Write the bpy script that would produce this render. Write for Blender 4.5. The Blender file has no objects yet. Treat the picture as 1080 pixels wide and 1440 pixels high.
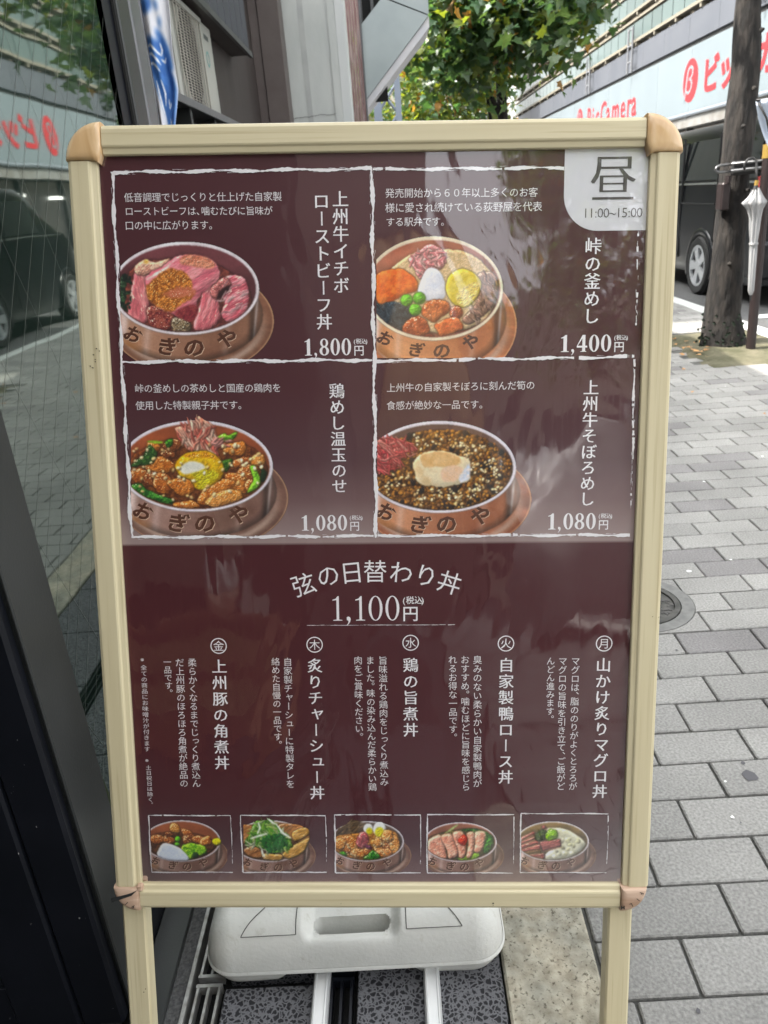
import bpy, bmesh, math, random
import numpy as np
from mathutils import Matrix, Vector, noise as mnoise

random.seed(7)
SC = bpy.context.scene
COL = SC.collection
# ------------------------------------------------------------------ camera
cd = bpy.data.cameras.new('camera'); cam = bpy.data.objects.new('camera', cd); COL.objects.link(cam)
cam.matrix_world = Matrix(((0.997078, 0.069693, 0.031283, 0.0), (0.002172, 0.383472, -0.923550, 0.0), (-0.076361, 0.920919, 0.382200, 1.25), (0, 0, 0, 1)))
cd.sensor_fit = 'HORIZONTAL'; cd.sensor_width = 36; cd.lens = 36 * 1069 / 1080.; cd.clip_start = .02; cd.clip_end = 600
cd.dof.use_dof = True; cd.dof.focus_distance = 1.14; cd.dof.aperture_fstop = 14.0
SC.camera = cam
# ------------------------------------------------------------------ daylight
EL = math.radians(50); SUN = Vector((-.998 * math.cos(EL), .06 * math.cos(EL), math.sin(EL)))
w = bpy.data.worlds.new('World'); SC.world = w; w.use_nodes = True
nt = w.node_tree; sky = nt.nodes.new('ShaderNodeTexSky'); sky.sky_type = 'NISHITA'; sky.sun_disc = False
sky.sun_elevation = EL; sky.sun_rotation = math.atan2(SUN.x, SUN.y); sky.dust_density = 6.0; sky.air_density = 1.6; sky.ozone_density = 1.0
hs = nt.nodes.new('ShaderNodeHueSaturation'); hs.inputs['Saturation'].default_value = .13; nt.links.new(sky.outputs[0], hs.inputs['Color'])   # hazy, pale city sky
bg = nt.nodes['Background']; bg.inputs[1].default_value = .15; nt.links.new(hs.outputs[0], bg.inputs[0])
sl = bpy.data.lights.new('sun', 'SUN'); sl.energy = 2.0; sl.angle = math.radians(.5); sl.color = (1, .94, .85)
so = bpy.data.objects.new('sun', sl); COL.objects.link(so); so.rotation_euler = SUN.to_track_quat('Z', 'Y').to_euler()
SC.view_settings.view_transform = 'Standard'; SC.view_settings.look = 'None'; SC.view_settings.gamma = 1; SC.view_settings.use_curve_mapping = False
SC.view_settings.exposure = 2.65

# ------------------------------------------------------------------ helpers
def lin(c):
    c = [x / 255. for x in c[:3]]
    return tuple(x / 12.92 if x <= .04045 else ((x + .055) / 1.055) ** 2.4 for x in c)
MATS = {}
def mat(name, col, rough=.6, metal=0, col2=None, scale=20, stretch=(1, 1, 1), detail=4, bump=0, bscale=None, spec=.5, rand=0, ramp=(.35, .65), coords='Object', coat=0, trans=0, distort=0, alpha=1):
    m = bpy.data.materials.new(name); m.use_nodes = True; N = m.node_tree.nodes; L = m.node_tree.links
    p = N['Principled BSDF']; p.inputs['Base Color'].default_value = (*col, 1); p.inputs['Roughness'].default_value = rough
    p.inputs['Metallic'].default_value = metal; p.inputs['Specular IOR Level'].default_value = spec; p.inputs['Coat Weight'].default_value = coat
    tc = N.new('ShaderNodeTexCoord'); mp = N.new('ShaderNodeMapping'); mp.inputs['Scale'].default_value = stretch; L.new(tc.outputs[coords], mp.inputs[0])
    src = None
    if col2 is not None:
        nz = N.new('ShaderNodeTexNoise'); nz.inputs['Scale'].default_value = scale; nz.inputs['Detail'].default_value = detail; nz.inputs['Distortion'].default_value = distort
        L.new(mp.outputs[0], nz.inputs[0])
        cr = N.new('ShaderNodeValToRGB'); cr.color_ramp.elements[0].position, cr.color_ramp.elements[1].position = ramp
        cr.color_ramp.elements[0].color = (*col, 1); cr.color_ramp.elements[1].color = (*col2, 1); L.new(nz.outputs[0], cr.inputs[0]); src = cr.outputs[0]
    if rand:
        oi = N.new('ShaderNodeObjectInfo'); mr = N.new('ShaderNodeMapRange'); mr.inputs[3].default_value = 1 - rand; mr.inputs[4].default_value = 1 + rand
        L.new(oi.outputs['Random'], mr.inputs[0]); mx = N.new('ShaderNodeVectorMath'); mx.operation = 'SCALE'; L.new(mr.outputs[0], mx.inputs['Scale'])
        if src: L.new(src, mx.inputs[0])
        else: mx.inputs[0].default_value = col
        src = mx.outputs[0]
    if src: L.new(src, p.inputs['Base Color'])
    if bump:
        bz = N.new('ShaderNodeTexNoise'); bz.inputs['Scale'].default_value = bscale or scale; bz.inputs['Detail'].default_value = detail; L.new(mp.outputs[0], bz.inputs[0])
        b = N.new('ShaderNodeBump'); b.inputs['Strength'].default_value = 1; b.inputs['Distance'].default_value = bump; L.new(bz.outputs[0], b.inputs['Height']); L.new(b.outputs[0], p.inputs['Normal'])
    MATS[name] = m
    return m
def nodes(m): return m.node_tree.nodes, m.node_tree.links, m.node_tree.nodes['Principled BSDF']
class MB:
    """collects faces, then links them as ONE mesh object"""
    def __init__(s): s.v = []; s.f = []; s.mi = []
    def add(s, vs, fs, mi=0):
        b = len(s.v); s.v += [tuple(q) for q in vs]; s.f += [tuple(i + b for i in f) for f in fs]; s.mi += [mi] * len(fs)
        return s
    def box(s, x0, y0, z0, x1, y1, z1, c=0, mi=0):
        if not c:
            v = [(x, y, z) for x in (x0, x1) for y in (y0, y1) for z in (z0, z1)]
            return s.add(v, [(0, 1, 3, 2), (4, 6, 7, 5), (0, 4, 5, 1), (2, 3, 7, 6), (0, 2, 6, 4), (1, 5, 7, 3)], mi)
        bm = bmesh.new(); bmesh.ops.create_cube(bm, size=1)
        for q in bm.verts: q.co = ((x0 + x1) / 2 + q.co.x * (x1 - x0), (y0 + y1) / 2 + q.co.y * (y1 - y0), (z0 + z1) / 2 + q.co.z * (z1 - z0))
        bmesh.ops.bevel(bm, geom=bm.edges[:], offset=c, segments=1, affect='EDGES')
        bm.verts.ensure_lookup_table(); s.add([q.co for q in bm.verts], [[q.index for q in f.verts] for f in bm.faces], mi); bm.free(); return s
    def tube(s, P, r, n=8, cap=True, mi=0):
        P = [Vector(p) for p in P]; R = r if isinstance(r, (list, tuple)) else [r] * len(P); rings = []; up = None
        for i, p in enumerate(P):
            t = (P[min(i + 1, len(P) - 1)] - P[max(i - 1, 0)]).normalized()
            if up is None: up = Vector((0, 0, 1)) if abs(t.z) < .9 else Vector((1, 0, 0))
            a = t.cross(up).normalized(); b = a.cross(t); up = b
            rings.append([p + (a * math.cos(k * 2 * math.pi / n) + b * math.sin(k * 2 * math.pi / n)) * R[i] for k in range(n)])
        vs = [q for g in rings for q in g]; fs = []
        for i in range(len(P) - 1):
            for k in range(n): fs.append((i * n + k, i * n + (k + 1) % n, (i + 1) * n + (k + 1) % n, (i + 1) * n + k))
        if cap: fs += [tuple(range(n))[::-1], tuple((len(P) - 1) * n + k for k in range(n))]
        return s.add(vs, fs, mi)
    def prism(s, pts, a, b, axis='y', mi=0):
        """outline pts (2D) pushed from a to b along an axis"""
        f = {'y': lambda p, t: (p[0], t, p[1]), 'x': lambda p, t: (t, p[0], p[1]), 'z': lambda p, t: (p[0], p[1], t)}[axis]
        n = len(pts); vs = [f(p, a) for p in pts] + [f(p, b) for p in pts]
        return s.add(vs, [tuple(range(n))[::-1], tuple(range(n, 2 * n))] + [(k, (k + 1) % n, n + (k + 1) % n, n + k) for k in range(n)], mi)
    def quad(s, a, b, c, d, mi=0): return s.add([a, b, c, d], [(0, 1, 2, 3)], mi)
    def mesh(s, name, mats, smooth=False):
        me = bpy.data.meshes.new(name); me.from_pydata(s.v, [], s.f)
        for m in (mats if isinstance(mats, (list, tuple)) else [mats]): me.materials.append(m)
        if len(set(s.mi)) > 1: me.polygons.foreach_set('material_index', s.mi)
        bm = bmesh.new(); bm.from_mesh(me); bmesh.ops.recalc_face_normals(bm, faces=bm.faces); bm.to_mesh(me); bm.free()
        if smooth: me.shade_smooth() if smooth is True else me.shade_smooth()
        if smooth and smooth is not True: me.set_sharp_from_angle(angle=math.radians(smooth))
        return me
    def build(s, name, mats, parent=None, smooth=False):
        o = bpy.data.objects.new(name, s.mesh(name, mats, smooth)); COL.objects.link(o); o.parent = parent; return o
def tag(o, label=None, cat=None, group=None, kind=None):
    for k, v in (('label', label), ('category', cat), ('group', group), ('kind', kind)):
        if v: o[k] = v
    return o
def empty(name, loc, label, cat, group=None, rz=0):
    o = bpy.data.objects.new(name, None); COL.objects.link(o); o.location = loc; o.rotation_euler[2] = rz; o.empty_display_size = .1
    return tag(o, label, cat, group)
def inst(me, name, parent, loc, rot=(0, 0, 0), scale=(1, 1, 1)):
    o = bpy.data.objects.new(name, me); COL.objects.link(o); o.parent = parent; o.location = loc; o.rotation_euler = rot; o.scale = scale; return o
def local(mb, root):
    """mesh collected in world coordinates, moved to the thing's own base"""
    l = root.location; mb.v = [(a - l[0], b - l[1], c - l[2]) for a, b, c in mb.v]; return mb

# ------------------------------------------------------------------ glyphs: outlines of every character used, triangulated once
TXT = {}
HL = [  # horizontal captions (string, u0, v0, u1, v1) in millimetres on the poster
('h','低音調理でじっくりと仕上げた自家製',30.4,51.1,237.6,52.6),
('h','ローストビーフは、噛むたびに旨味が',30.3,68.4,225.0,70.2),
('h','口の中に広がります。',29.2,86.3,151.4,87.1),
('h','発売開始から６０年以上多くのお客',372.3,50.5,570.8,52.0),
('h','様に愛され続けている荻野屋を代表',372.1,68.7,576.7,69.7),
('h','する駅弁です。',372.9,86.4,455.6,86.7),
('h','峠の釜めしの茶めしと国産の鶏肉を',30.1,298.0,229.4,299.1),
('h','使用した特製親子丼です。',29.8,320.9,181.3,321.5),
('h','上州牛の自家製そぼろに刻んだ筍の',371.8,300.6,571.8,298.9),
('h','食感が絶妙な一品です。',371.5,324.3,508.0,323.8),
]
VL = [
('name','上州牛イチボ',314.0,45.8,313.0,176.9),
('name','ローストビーフ丼',288.9,48.1,289.8,223.7),
('name','峠の釜めし',644.2,108.8,644.3,220.4),
('name','鶏めし温玉のせ',304.6,293.2,306.1,444.1),
('name','上州牛そぼろめし',646.9,292.1,645.6,464.7),
('name','上州豚の角煮丼',129.0,678.9,126.6,849.5),
('name','炙りチャーシュー丼',265.8,678.5,264.9,896.4),
('name','鶏の旨煮丼',402.5,678.1,401.9,799.9),
('name','自家製鴨ロース丼',538.2,678.8,539.7,872.6),
('name','山かけ炙りマグロ丼',675.8,679.5,676.5,895.0),
('txt','柔らかくなるまでじっくり煮込ん',90.3,678.7,87.8,876.0),
('txt','だ上州豚のほろほろ角煮が絶品の',72.4,678.6,69.5,876.0),
('txt','一品です。',54.6,678.5,55.1,737.1),
('note','※全ての商品にお味噌汁が付きます',20.5,676.2,18.1,820.6),
('note','※土日祝日は除く。',18.6,829.4,19.0,907.2),
('txt','自家製チャーシューに特製タレを',227.2,678.3,225.7,877.4),
('txt','絡めた自慢の一品です。',209.9,678.2,209.8,816.7),
('txt','旨味溢れる鶏肉をじっくり煮込み',363.1,676.9,363.1,874.4),
('txt','ました。味の染み込んだ柔らかい鶏',344.9,676.8,345.9,882.1),
('txt','肉をご賞味ください。',327.7,676.7,327.8,805.1),
('txt','臭みのない柔らかい自家製鴨肉が',497.4,676.5,498.9,876.9),
('txt','おすすめ。噛むほどに旨味を感じら',479.7,676.4,482.4,882.4),
('txt','れるお得な一品です。',462.1,676.3,463.5,806.6),
('txt','マグロは、脂ののりがよくとろろが',636.2,679.3,637.4,881.6),
('txt','マグロの旨味を引き立て、ご飯がど',618.1,679.2,619.9,881.6),
('txt','んどん進みます。',601.0,679.1,602.2,779.0),
]
SIGN_CHARS = 'ビックカメラ'
chars = set(SIGN_CHARS + 'BicCamera' + 'おぎのや' + '弦の日替わり丼' + '金木水火月' + '昼' + '11:00~15:00' + '円税込()' + 'FILM' + 'β')
for t in HL: chars |= set(t[1])
for t in VL: chars |= set(t[1])
def make_glyphs():
    todo = []
    for off in (0, .011, -.012, .035):
        for ch in chars:
            if off == .035 and ch not in 'おぎのや' + SIGN_CHARS: continue
            if off > 0 and ch not in SIGN_CHARS + 'BicCamera' + 'おぎのや' + 'FILM' + '円税込()' and not any(t[0] == 'name' and ch in t[1] for t in VL): continue
            c = bpy.data.curves.new('glyph', 'FONT'); c.body = ch; c.resolution_u = 2; c.offset = off; o = bpy.data.objects.new('glyph', c); COL.objects.link(o); todo.append(((ch, off), o))
    # high-contrast numerals with serifs, drawn as outlines
    def E(cx, cy, rx, ry, n=20, ph=0): return [(cx + rx * math.cos(k * 2 * math.pi / n + ph), cy + ry * math.sin(k * 2 * math.pi / n + ph)) for k in range(n)]
    def eight():
        L, Rr = [], []
        for k in range(25):
            y = 1 - k / 24.
            wv = max([rx * math.sqrt(max(0, 1 - ((y - cy) / ry) ** 2)) for rx, cy, ry in ((.26, .745, .262), (.31, .265, .272))] + [.02]); L.append((.32 - wv, y)); Rr.append((.32 + wv, y))
        return L + Rr[::-1]
    D = {'0': ([E(.32, .5, .31, .51), E(.32, .5, .125, .46)], .64), '8': ([eight(), E(.32, .755, .115, .195), E(.32, .26, .13, .21)], .64),
         '1': ([[(.02, .84), (.17, .9), (.28, 1.0), (.38, 1.0), (.38, .06), (.5, .035), (.5, 0), (.03, 0), (.03, .035), (.17, .06), (.17, .82), (.02, .8)]], .52),
         '4': ([[(.34, 1), (.51, 1), (.51, .36), (.63, .36), (.63, .25), (.51, .25), (.51, .05), (.58, .03), (.58, 0), (.22, 0), (.22, .03), (.33, .05), (.33, .25), (.0, .25), (.0, .33)], [(.33, .36), (.33, .80), (.06, .36)]], .64),
         ',': ([[(.06, .14), (.12, .17), (.2, .14), (.23, .06), (.2, -.06), (.1, -.18), (.04, -.2), (.12, -.1), (.13, -.01), (.06, .03)]], .3)}
    for k_, (cs_, a_) in {'0': D['0'], '1': D['1'], ',': D[',']}.items():      # lighter cut for the big price
        if k_ == '0': cs2 = [E(.32, .5, .30, .51), E(.32, .5, .185, .475)]
        elif k_ == '1': cs2 = [[(.06, .86), (.19, .9), (.28, 1.0), (.335, 1.0), (.335, .05), (.47, .03), (.47, 0), (.08, 0), (.08, .03), (.225, .05), (.225, .84), (.06, .82)]]
        else: cs2 = cs_
        D['L' + k_] = (cs2, a_)
    adv = {}
    for ch, (cs, a) in D.items():
        cu = bpy.data.curves.new('glyph', 'CURVE'); cu.dimensions = '2D'; cu.fill_mode = 'BOTH'
        for pts in cs:
            sp = cu.splines.new('POLY'); sp.points.add(len(pts) - 1); sp.use_cyclic_u = True
            for i, q in enumerate(pts): sp.points[i].co = (q[0], q[1], 0, 1)
        o = bpy.data.objects.new('glyph', cu); COL.objects.link(o); todo.append((('d' + ch, 0), o)); adv[ch] = a
    bpy.context.view_layer.update(); dg = bpy.context.evaluated_depsgraph_get()
    for key, o in todo:
        e = o.evaluated_get(dg); m = e.to_mesh()
        TXT[key] = ([(v.co.x, v.co.y) for v in m.vertices], [tuple(p.vertices) for p in m.polygons]); e.to_mesh_clear()
    for key, o in todo:
        d = o.data; bpy.data.objects.remove(o); bpy.data.curves.remove(d)
    return adv
ADV = make_glyphs()
def put_glyph(mb, key, x, y, size, f, rot=0, dx=0, dy=0, wide=1.0, slant=0):
    """glyph cell centred on (x, y) of a plane; f maps plane coordinates to 3D"""
    vs, fs = TXT[key]; c, s = math.cos(rot), math.sin(rot); out = []
    for a, b in vs:
        a = (a - .5 + dx) * size * wide + slant * (b - .38) * size; b = (b - .38 + dy) * size
        out.append(f(x + a * c - b * s, y + a * s + b * c))
    mb.add(out, fs)
# ================================================================== MATERIALS
paver = mat('concrete paver', (.19, .186, .178), .85, col2=(.335, .33, .312), scale=170, detail=7, ramp=(.30, .70), bump=.0018, bscale=210, rand=.13, coords='Object')
N, L, P = nodes(paver)      # a few pavers are of a darker mix; all are slightly stained
oi = N.new('ShaderNodeObjectInfo'); gt = N.new('ShaderNodeMath'); gt.operation = 'GREATER_THAN'; gt.inputs[1].default_value = .86; L.new(oi.outputs['Random'], gt.inputs[0])
geo = N.new('ShaderNodeNewGeometry'); st = N.new('ShaderNodeTexNoise'); st.inputs['Scale'].default_value = 2.2; st.inputs['Detail'].default_value = 6; L.new(geo.outputs['Position'], st.inputs[0])
sr = N.new('ShaderNodeMapRange'); sr.inputs[1].default_value = .3; sr.inputs[2].default_value = .75; sr.inputs[3].default_value = .68; sr.inputs[4].default_value = 1.12; L.new(st.outputs[0], sr.inputs[0])
src = P.inputs['Base Color'].links[0].from_socket
a1 = N.new('ShaderNodeMix'); a1.data_type = 'RGBA'; a1.blend_type = 'MULTIPLY'; a1.inputs[7].default_value = (.66, .645, .67, 1); L.new(gt.outputs[0], a1.inputs[0]); L.new(src, a1.inputs[6])
a2 = N.new('ShaderNodeVectorMath'); a2.operation = 'SCALE'; L.new(a1.outputs[2], a2.inputs[0]); L.new(sr.outputs[0], a2.inputs['Scale']); L.new(a2.outputs[0], P.inputs['Base Color'])
joint = mat('joint sand', (.06, .06, .058), .95, col2=(.10, .10, .09), scale=60, bump=.002)
asphalt = mat('asphalt', (.05, .05, .052), .9, col2=(.10, .10, .10), scale=180, bump=.003, bscale=200)
whitepaint = mat('road paint', (.62, .62, .60), .7, col2=(.8, .8, .78), scale=30)
kerbm = mat('pale kerb stone', (.28, .245, .18), .85, col2=(.49, .45, .355), scale=55, detail=6, bump=.002, bscale=120, ramp=(.3, .7))
N, L, P = nodes(kerbm)
v1 = N.new('ShaderNodeTexNoise'); v1.inputs['Scale'].default_value = 170; v1.inputs['Detail'].default_value = 5; tcn = N.new('ShaderNodeTexCoord'); L.new(tcn.outputs['Object'], v1.inputs[0])
cr = N.new('ShaderNodeValToRGB'); cr.color_ramp.elements[0].position = .30; cr.color_ramp.elements[0].color = (.30, .28, .25, 1); cr.color_ramp.elements[1].position = .43; cr.color_ramp.elements[1].color = (1, 1, 1, 1); L.new(v1.outputs[0], cr.inputs[0])
v2 = N.new('ShaderNodeTexNoise'); v2.inputs['Scale'].default_value = 9; v2.inputs['Detail'].default_value = 4; L.new(tcn.outputs['Object'], v2.inputs[0])
cr2 = N.new('ShaderNodeValToRGB'); cr2.color_ramp.elements[0].position = .38; cr2.color_ramp.elements[0].color = (.62, .66, .70, 1); cr2.color_ramp.elements[1].position = .62; cr2.color_ramp.elements[1].color = (1, 1, 1, 1); L.new(v2.outputs[0], cr2.inputs[0])
src = P.inputs['Base Color'].links[0].from_socket
m1 = N.new('ShaderNodeMix'); m1.data_type = 'RGBA'; m1.blend_type = 'MULTIPLY'; m1.inputs[0].default_value = 1; L.new(src, m1.inputs[6]); L.new(cr.outputs[0], m1.inputs[7])
m2 = N.new('ShaderNodeMix'); m2.data_type = 'RGBA'; m2.blend_type = 'MULTIPLY'; m2.inputs[0].default_value = 1; L.new(m1.outputs[2], m2.inputs[6]); L.new(cr2.outputs[0], m2.inputs[7]); L.new(m2.outputs[2], P.inputs['Base Color'])
# dark porous floor slab: black granules in a paler web
porous = mat('porous dark slab', (.02, .02, .024), .75)
N, L, P = nodes(porous)
tcn = N.new('ShaderNodeTexCoord'); wn = N.new('ShaderNodeTexNoise'); wn.inputs['Scale'].default_value = 70; wn.inputs['Detail'].default_value = 2; L.new(tcn.outputs['Object'], wn.inputs[0])
wm = N.new('ShaderNodeVectorMath'); wm.operation = 'SCALE'; wm.inputs['Scale'].default_value = .016; L.new(wn.outputs['Color'], wm.inputs[0])
wa = N.new('ShaderNodeVectorMath'); wa.operation = 'ADD'; L.new(tcn.outputs['Object'], wa.inputs[0]); L.new(wm.outputs[0], wa.inputs[1])
vo = N.new('ShaderNodeTexVoronoi'); vo.feature = 'DISTANCE_TO_EDGE'; vo.inputs['Scale'].default_value = 115; L.new(wa.outputs[0], vo.inputs[0])
cr = N.new('ShaderNodeValToRGB'); cr.color_ramp.elements[0].position = .07; cr.color_ramp.elements[0].color = (.125, .125, .135, 1); cr.color_ramp.elements[1].position = .20; cr.color_ramp.elements[1].color = (.008, .008, .011, 1); L.new(vo.outputs[0], cr.inputs[0])
L.new(cr.outputs[0], P.inputs['Base Color']); bp = N.new('ShaderNodeBump'); bp.invert = True; bp.inputs['Distance'].default_value = .002; L.new(vo.outputs[0], bp.inputs['Height']); L.new(bp.outputs[0], P.inputs['Normal'])
steel = mat('galvanised steel', (.42, .43, .43), .42, .75, col2=(.55, .55, .54), scale=40)
grate_m = mat('dull grate metal', (.42, .42, .41), .45, .7, col2=(.26, .25, .23), scale=50)
blackal = mat('black anodised frame', (.004, .005, .008), .45, spec=.3, col2=(.006, .007, .011), scale=8, bump=.0002, bscale=400)
N, L, P = nodes(blackal)     # dust specks and scratches on the dark frame
tcn = N.new('ShaderNodeTexCoord'); mp2 = N.new('ShaderNodeMapping'); mp2.inputs['Scale'].default_value = (1, 1, .6); L.new(tcn.outputs['Object'], mp2.inputs[0])
sp = N.new('ShaderNodeTexNoise'); sp.inputs['Scale'].default_value = 150; sp.inputs['Detail'].default_value = 2; L.new(mp2.outputs[0], sp.inputs[0])
cr = N.new('ShaderNodeValToRGB'); cr.color_ramp.elements[0].position = .76; cr.color_ramp.elements[0].color = (0, 0, 0, 1); cr.color_ramp.elements[1].position = .80; cr.color_ramp.elements[1].color = (.35, .35, .35, 1); L.new(sp.outputs[0], cr.inputs[0])
src = P.inputs['Base Color'].links[0].from_socket; ad = N.new('ShaderNodeMix'); ad.data_type = 'RGBA'; ad.blend_type = 'ADD'; ad.inputs[0].default_value = 1; L.new(src, ad.inputs[6]); L.new(cr.outputs[0], ad.inputs[7]); L.new(ad.outputs[2], P.inputs['Base Color'])
greyal = mat('grey door frame', (.020, .022, .022), .36, col2=(.028, .030, .030), scale=5, bump=.0002, bscale=300)
silver = mat('grey aluminium post', (.11, .115, .12), .35, .3, col2=(.14, .14, .15), scale=12)
glass = mat('tinted wired glass', (.006, .013, .010), .025, col2=(.016, .028, .022), scale=2.2, spec=1)
N, L, P = nodes(glass); P.inputs['IOR'].default_value = 3.3; P.inputs['Specular Tint'].default_value = (.90, 1, .94, 1); P.inputs['Specular IOR Level'].default_value = .5
bz = N.new('ShaderNodeTexNoise'); bz.inputs['Scale'].default_value = 2.5; tcn = N.new('ShaderNodeTexCoord'); L.new(tcn.outputs['Object'], bz.inputs[0]); bp = N.new('ShaderNodeBump'); bp.inputs['Distance'].default_value = .0006; L.new(bz.outputs[0], bp.inputs['Height']); L.new(bp.outputs[0], P.inputs['Normal'])
dz = N.new('ShaderNodeTexNoise'); dz.inputs['Scale'].default_value = 170; dz.inputs['Detail'].default_value = 2; L.new(tcn.outputs['Object'], dz.inputs[0])   # dust
cr = N.new('ShaderNodeValToRGB'); cr.color_ramp.elements[0].position = .66; cr.color_ramp.elements[0].color = (0, 0, 0, 1); cr.color_ramp.elements[1].position = .78; cr.color_ramp.elements[1].color = (.12, .13, .12, 1); L.new(dz.outputs[0], cr.inputs[0])
src = P.inputs['Base Color'].links[0].from_socket; ad = N.new('ShaderNodeMix'); ad.data_type = 'RGBA'; ad.blend_type = 'ADD'; ad.inputs[0].default_value = 1; L.new(src, ad.inputs[6]); L.new(cr.outputs[0], ad.inputs[7]); L.new(ad.outputs[2], P.inputs['Base Color'])
wire = mat('embedded wire', (.13, .145, .13), .4, .4)
conc = mat('pale painted concrete', (.42, .44, .43), .85, col2=(.50, .515, .50), scale=3.5, detail=8, bump=.004, bscale=14, stretch=(1, 1, .45))
brown = mat('brown painted steel', (.085, .066, .062), .5, col2=(.10, .08, .075), scale=6)
darkbrown = mat('dark brown cladding', (.030, .022, .020), .6, col2=(.040, .030, .028), scale=9, stretch=(1, 1, .2))
navy = mat('dark siding', (.022, .026, .040), .5, col2=(.030, .034, .050), scale=7)
acm = mat('air conditioner casing', (.30, .31, .285), .5, col2=(.36, .36, .33), scale=4)
acgr = mat('grille wire', (.34, .32, .28), .5); dark = mat('dark recess', (.012, .012, .012), .9)
boxm = mat('grey steel panel', (.30, .34, .35), .5, .1, col2=(.35, .39, .40), scale=3, detail=6); boxu = mat('pale steel soffit', (.50, .50, .54), .45, .2, col2=(.58, .56, .58), scale=5)
redm = mat('faded red brown sheet', (.22, .12, .12), .8, col2=(.36, .27, .26), scale=9, stretch=(3, 3, .5))
mast_m = mat('blue grey angle steel', (.30, .34, .42), .5, .2)
bark = mat('tree bark', (.006, .005, .0045), .95, col2=(.024, .020, .017), scale=22, detail=9, stretch=(1, 1, .30), bump=.02, bscale=34, ramp=(.42, .60))
leafm = bpy.data.materials.new('leaf'); leafm.use_nodes = True; N, L, P = nodes(leafm)
at = N.new('ShaderNodeAttribute'); at.attribute_name = 'tint'; L.new(at.outputs['Color'], P.inputs['Base Color']); P.inputs['Roughness'].default_value = .42
tr = N.new('ShaderNodeBsdfTranslucent'); sc_ = N.new('ShaderNodeVectorMath'); sc_.operation = 'MULTIPLY'; sc_.inputs[1].default_value = (2.6, 2.4, .9); L.new(at.outputs['Color'], sc_.inputs[0]); L.new(sc_.outputs[0], tr.inputs[0])
mxs = N.new('ShaderNodeMixShader'); mxs.inputs[0].default_value = .42; L.new(P.outputs[0], mxs.inputs[1]); L.new(tr.outputs[0], mxs.inputs[2]); L.new(mxs.outputs[0], N['Material Output'].inputs[0])
wood = mat('pale wood print', lin((196, 184, 150)), .40, col2=lin((204, 193, 160)), scale=60, stretch=(1, 1, .04), detail=5, spec=.4, bump=.0002, bscale=90)
woodh = mat('pale wood print across', lin((196, 184, 150)), .40, col2=lin((204, 193, 160)), scale=60, stretch=(.04, 1, 1), detail=5, spec=.4)
for m in (wood, woodh):     # sparse darker grain lines
    N, L, P = nodes(m); src = P.inputs['Base Color'].links[0].from_socket; tcn = N.new('ShaderNodeTexCoord'); mp = N.new('ShaderNodeMapping')
    mp.inputs['Scale'].default_value = (1, 1, .02) if m is wood else (.02, 1, 1); L.new(tcn.outputs['Object'], mp.inputs[0])
    g = N.new('ShaderNodeTexNoise'); g.inputs['Scale'].default_value = 210; g.inputs['Detail'].default_value = 3; g.inputs['Distortion'].default_value = .3; L.new(mp.outputs[0], g.inputs[0])
    cr = N.new('ShaderNodeValToRGB'); cr.color_ramp.elements[0].position = .30; cr.color_ramp.elements[0].color = (.80, .77, .72, 1); cr.color_ramp.elements[1].position = .44; cr.color_ramp.elements[1].color = (1, 1, 1, 1); L.new(g.outputs[0], cr.inputs[0])
    mx = N.new('ShaderNodeMix'); mx.data_type = 'RGBA'; mx.blend_type = 'MULTIPLY'; mx.inputs[0].default_value = .8; L.new(src, mx.inputs[6]); L.new(cr.outputs[0], mx.inputs[7]); L.new(mx.outputs[2], P.inputs['Base Color'])
tanwood = mat('varnished tan corner', lin((212, 180, 136)), .28, col2=lin((192, 152, 104)), scale=28, stretch=(1, 1, .4), detail=5, distort=1.5, coat=.5)
tanwood2 = mat('matt brown corner', lin((196, 168, 146)), .5, col2=lin((170, 138, 114)), scale=40, stretch=(.3, 1, 1.5), detail=5, distort=.8)
tankm = mat('dirty white plastic', (.55, .555, .53), .5, col2=(.66, .66, .63), scale=7, detail=7, bump=.0008, bscale=150)
N, L, P = nodes(tankm); src = P.inputs['Base Color'].links[0].from_socket; tcn = N.new('ShaderNodeTexCoord'); g = N.new('ShaderNodeTexNoise'); g.inputs['Scale'].default_value = 24; g.inputs['Detail'].default_value = 8; g.inputs['Roughness'].default_value = .7; L.new(tcn.outputs['Object'], g.inputs[0])
cr = N.new('ShaderNodeValToRGB'); cr.color_ramp.elements[0].position = .28; cr.color_ramp.elements[0].color = (.74, .72, .66, 1); cr.color_ramp.elements[1].position = .40; cr.color_ramp.elements[1].color = (1, 1, 1, 1); L.new(g.outputs[0], cr.inputs[0])
mx = N.new('ShaderNodeMix'); mx.data_type = 'RGBA'; mx.blend_type = 'MULTIPLY'; mx.inputs[0].default_value = .8; L.new(src, mx.inputs[6]); L.new(cr.outputs[0], mx.inputs[7]); L.new(mx.outputs[2], P.inputs['Base Color'])
blackp = mat('black', (.012, .012, .013), .6); darkline = mat('grime in a groove', (.07, .068, .062), .9)
vanpaint = mat('black van paint', (.004, .0045, .006), .28, spec=.3, coat=.1); vanglass = mat('van glass', (.008, .010, .010), .04); tyre = mat('tyre rubber', (.018, .018, .018), .85)
rim = mat('bright alloy', (.50, .52, .54), .3, .6); redl = mat('tail light red', (.35, .02, .02), .2, coat=1); chrome = mat('chrome', (.6, .6, .6), .15, 1)
signwhite = mat('pale blue sign face', lin((80, 89, 93)), .6, col2=lin((84, 93, 97)), scale=.4); signred = mat('sign red', lin((140, 6, 18)), .5)
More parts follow.
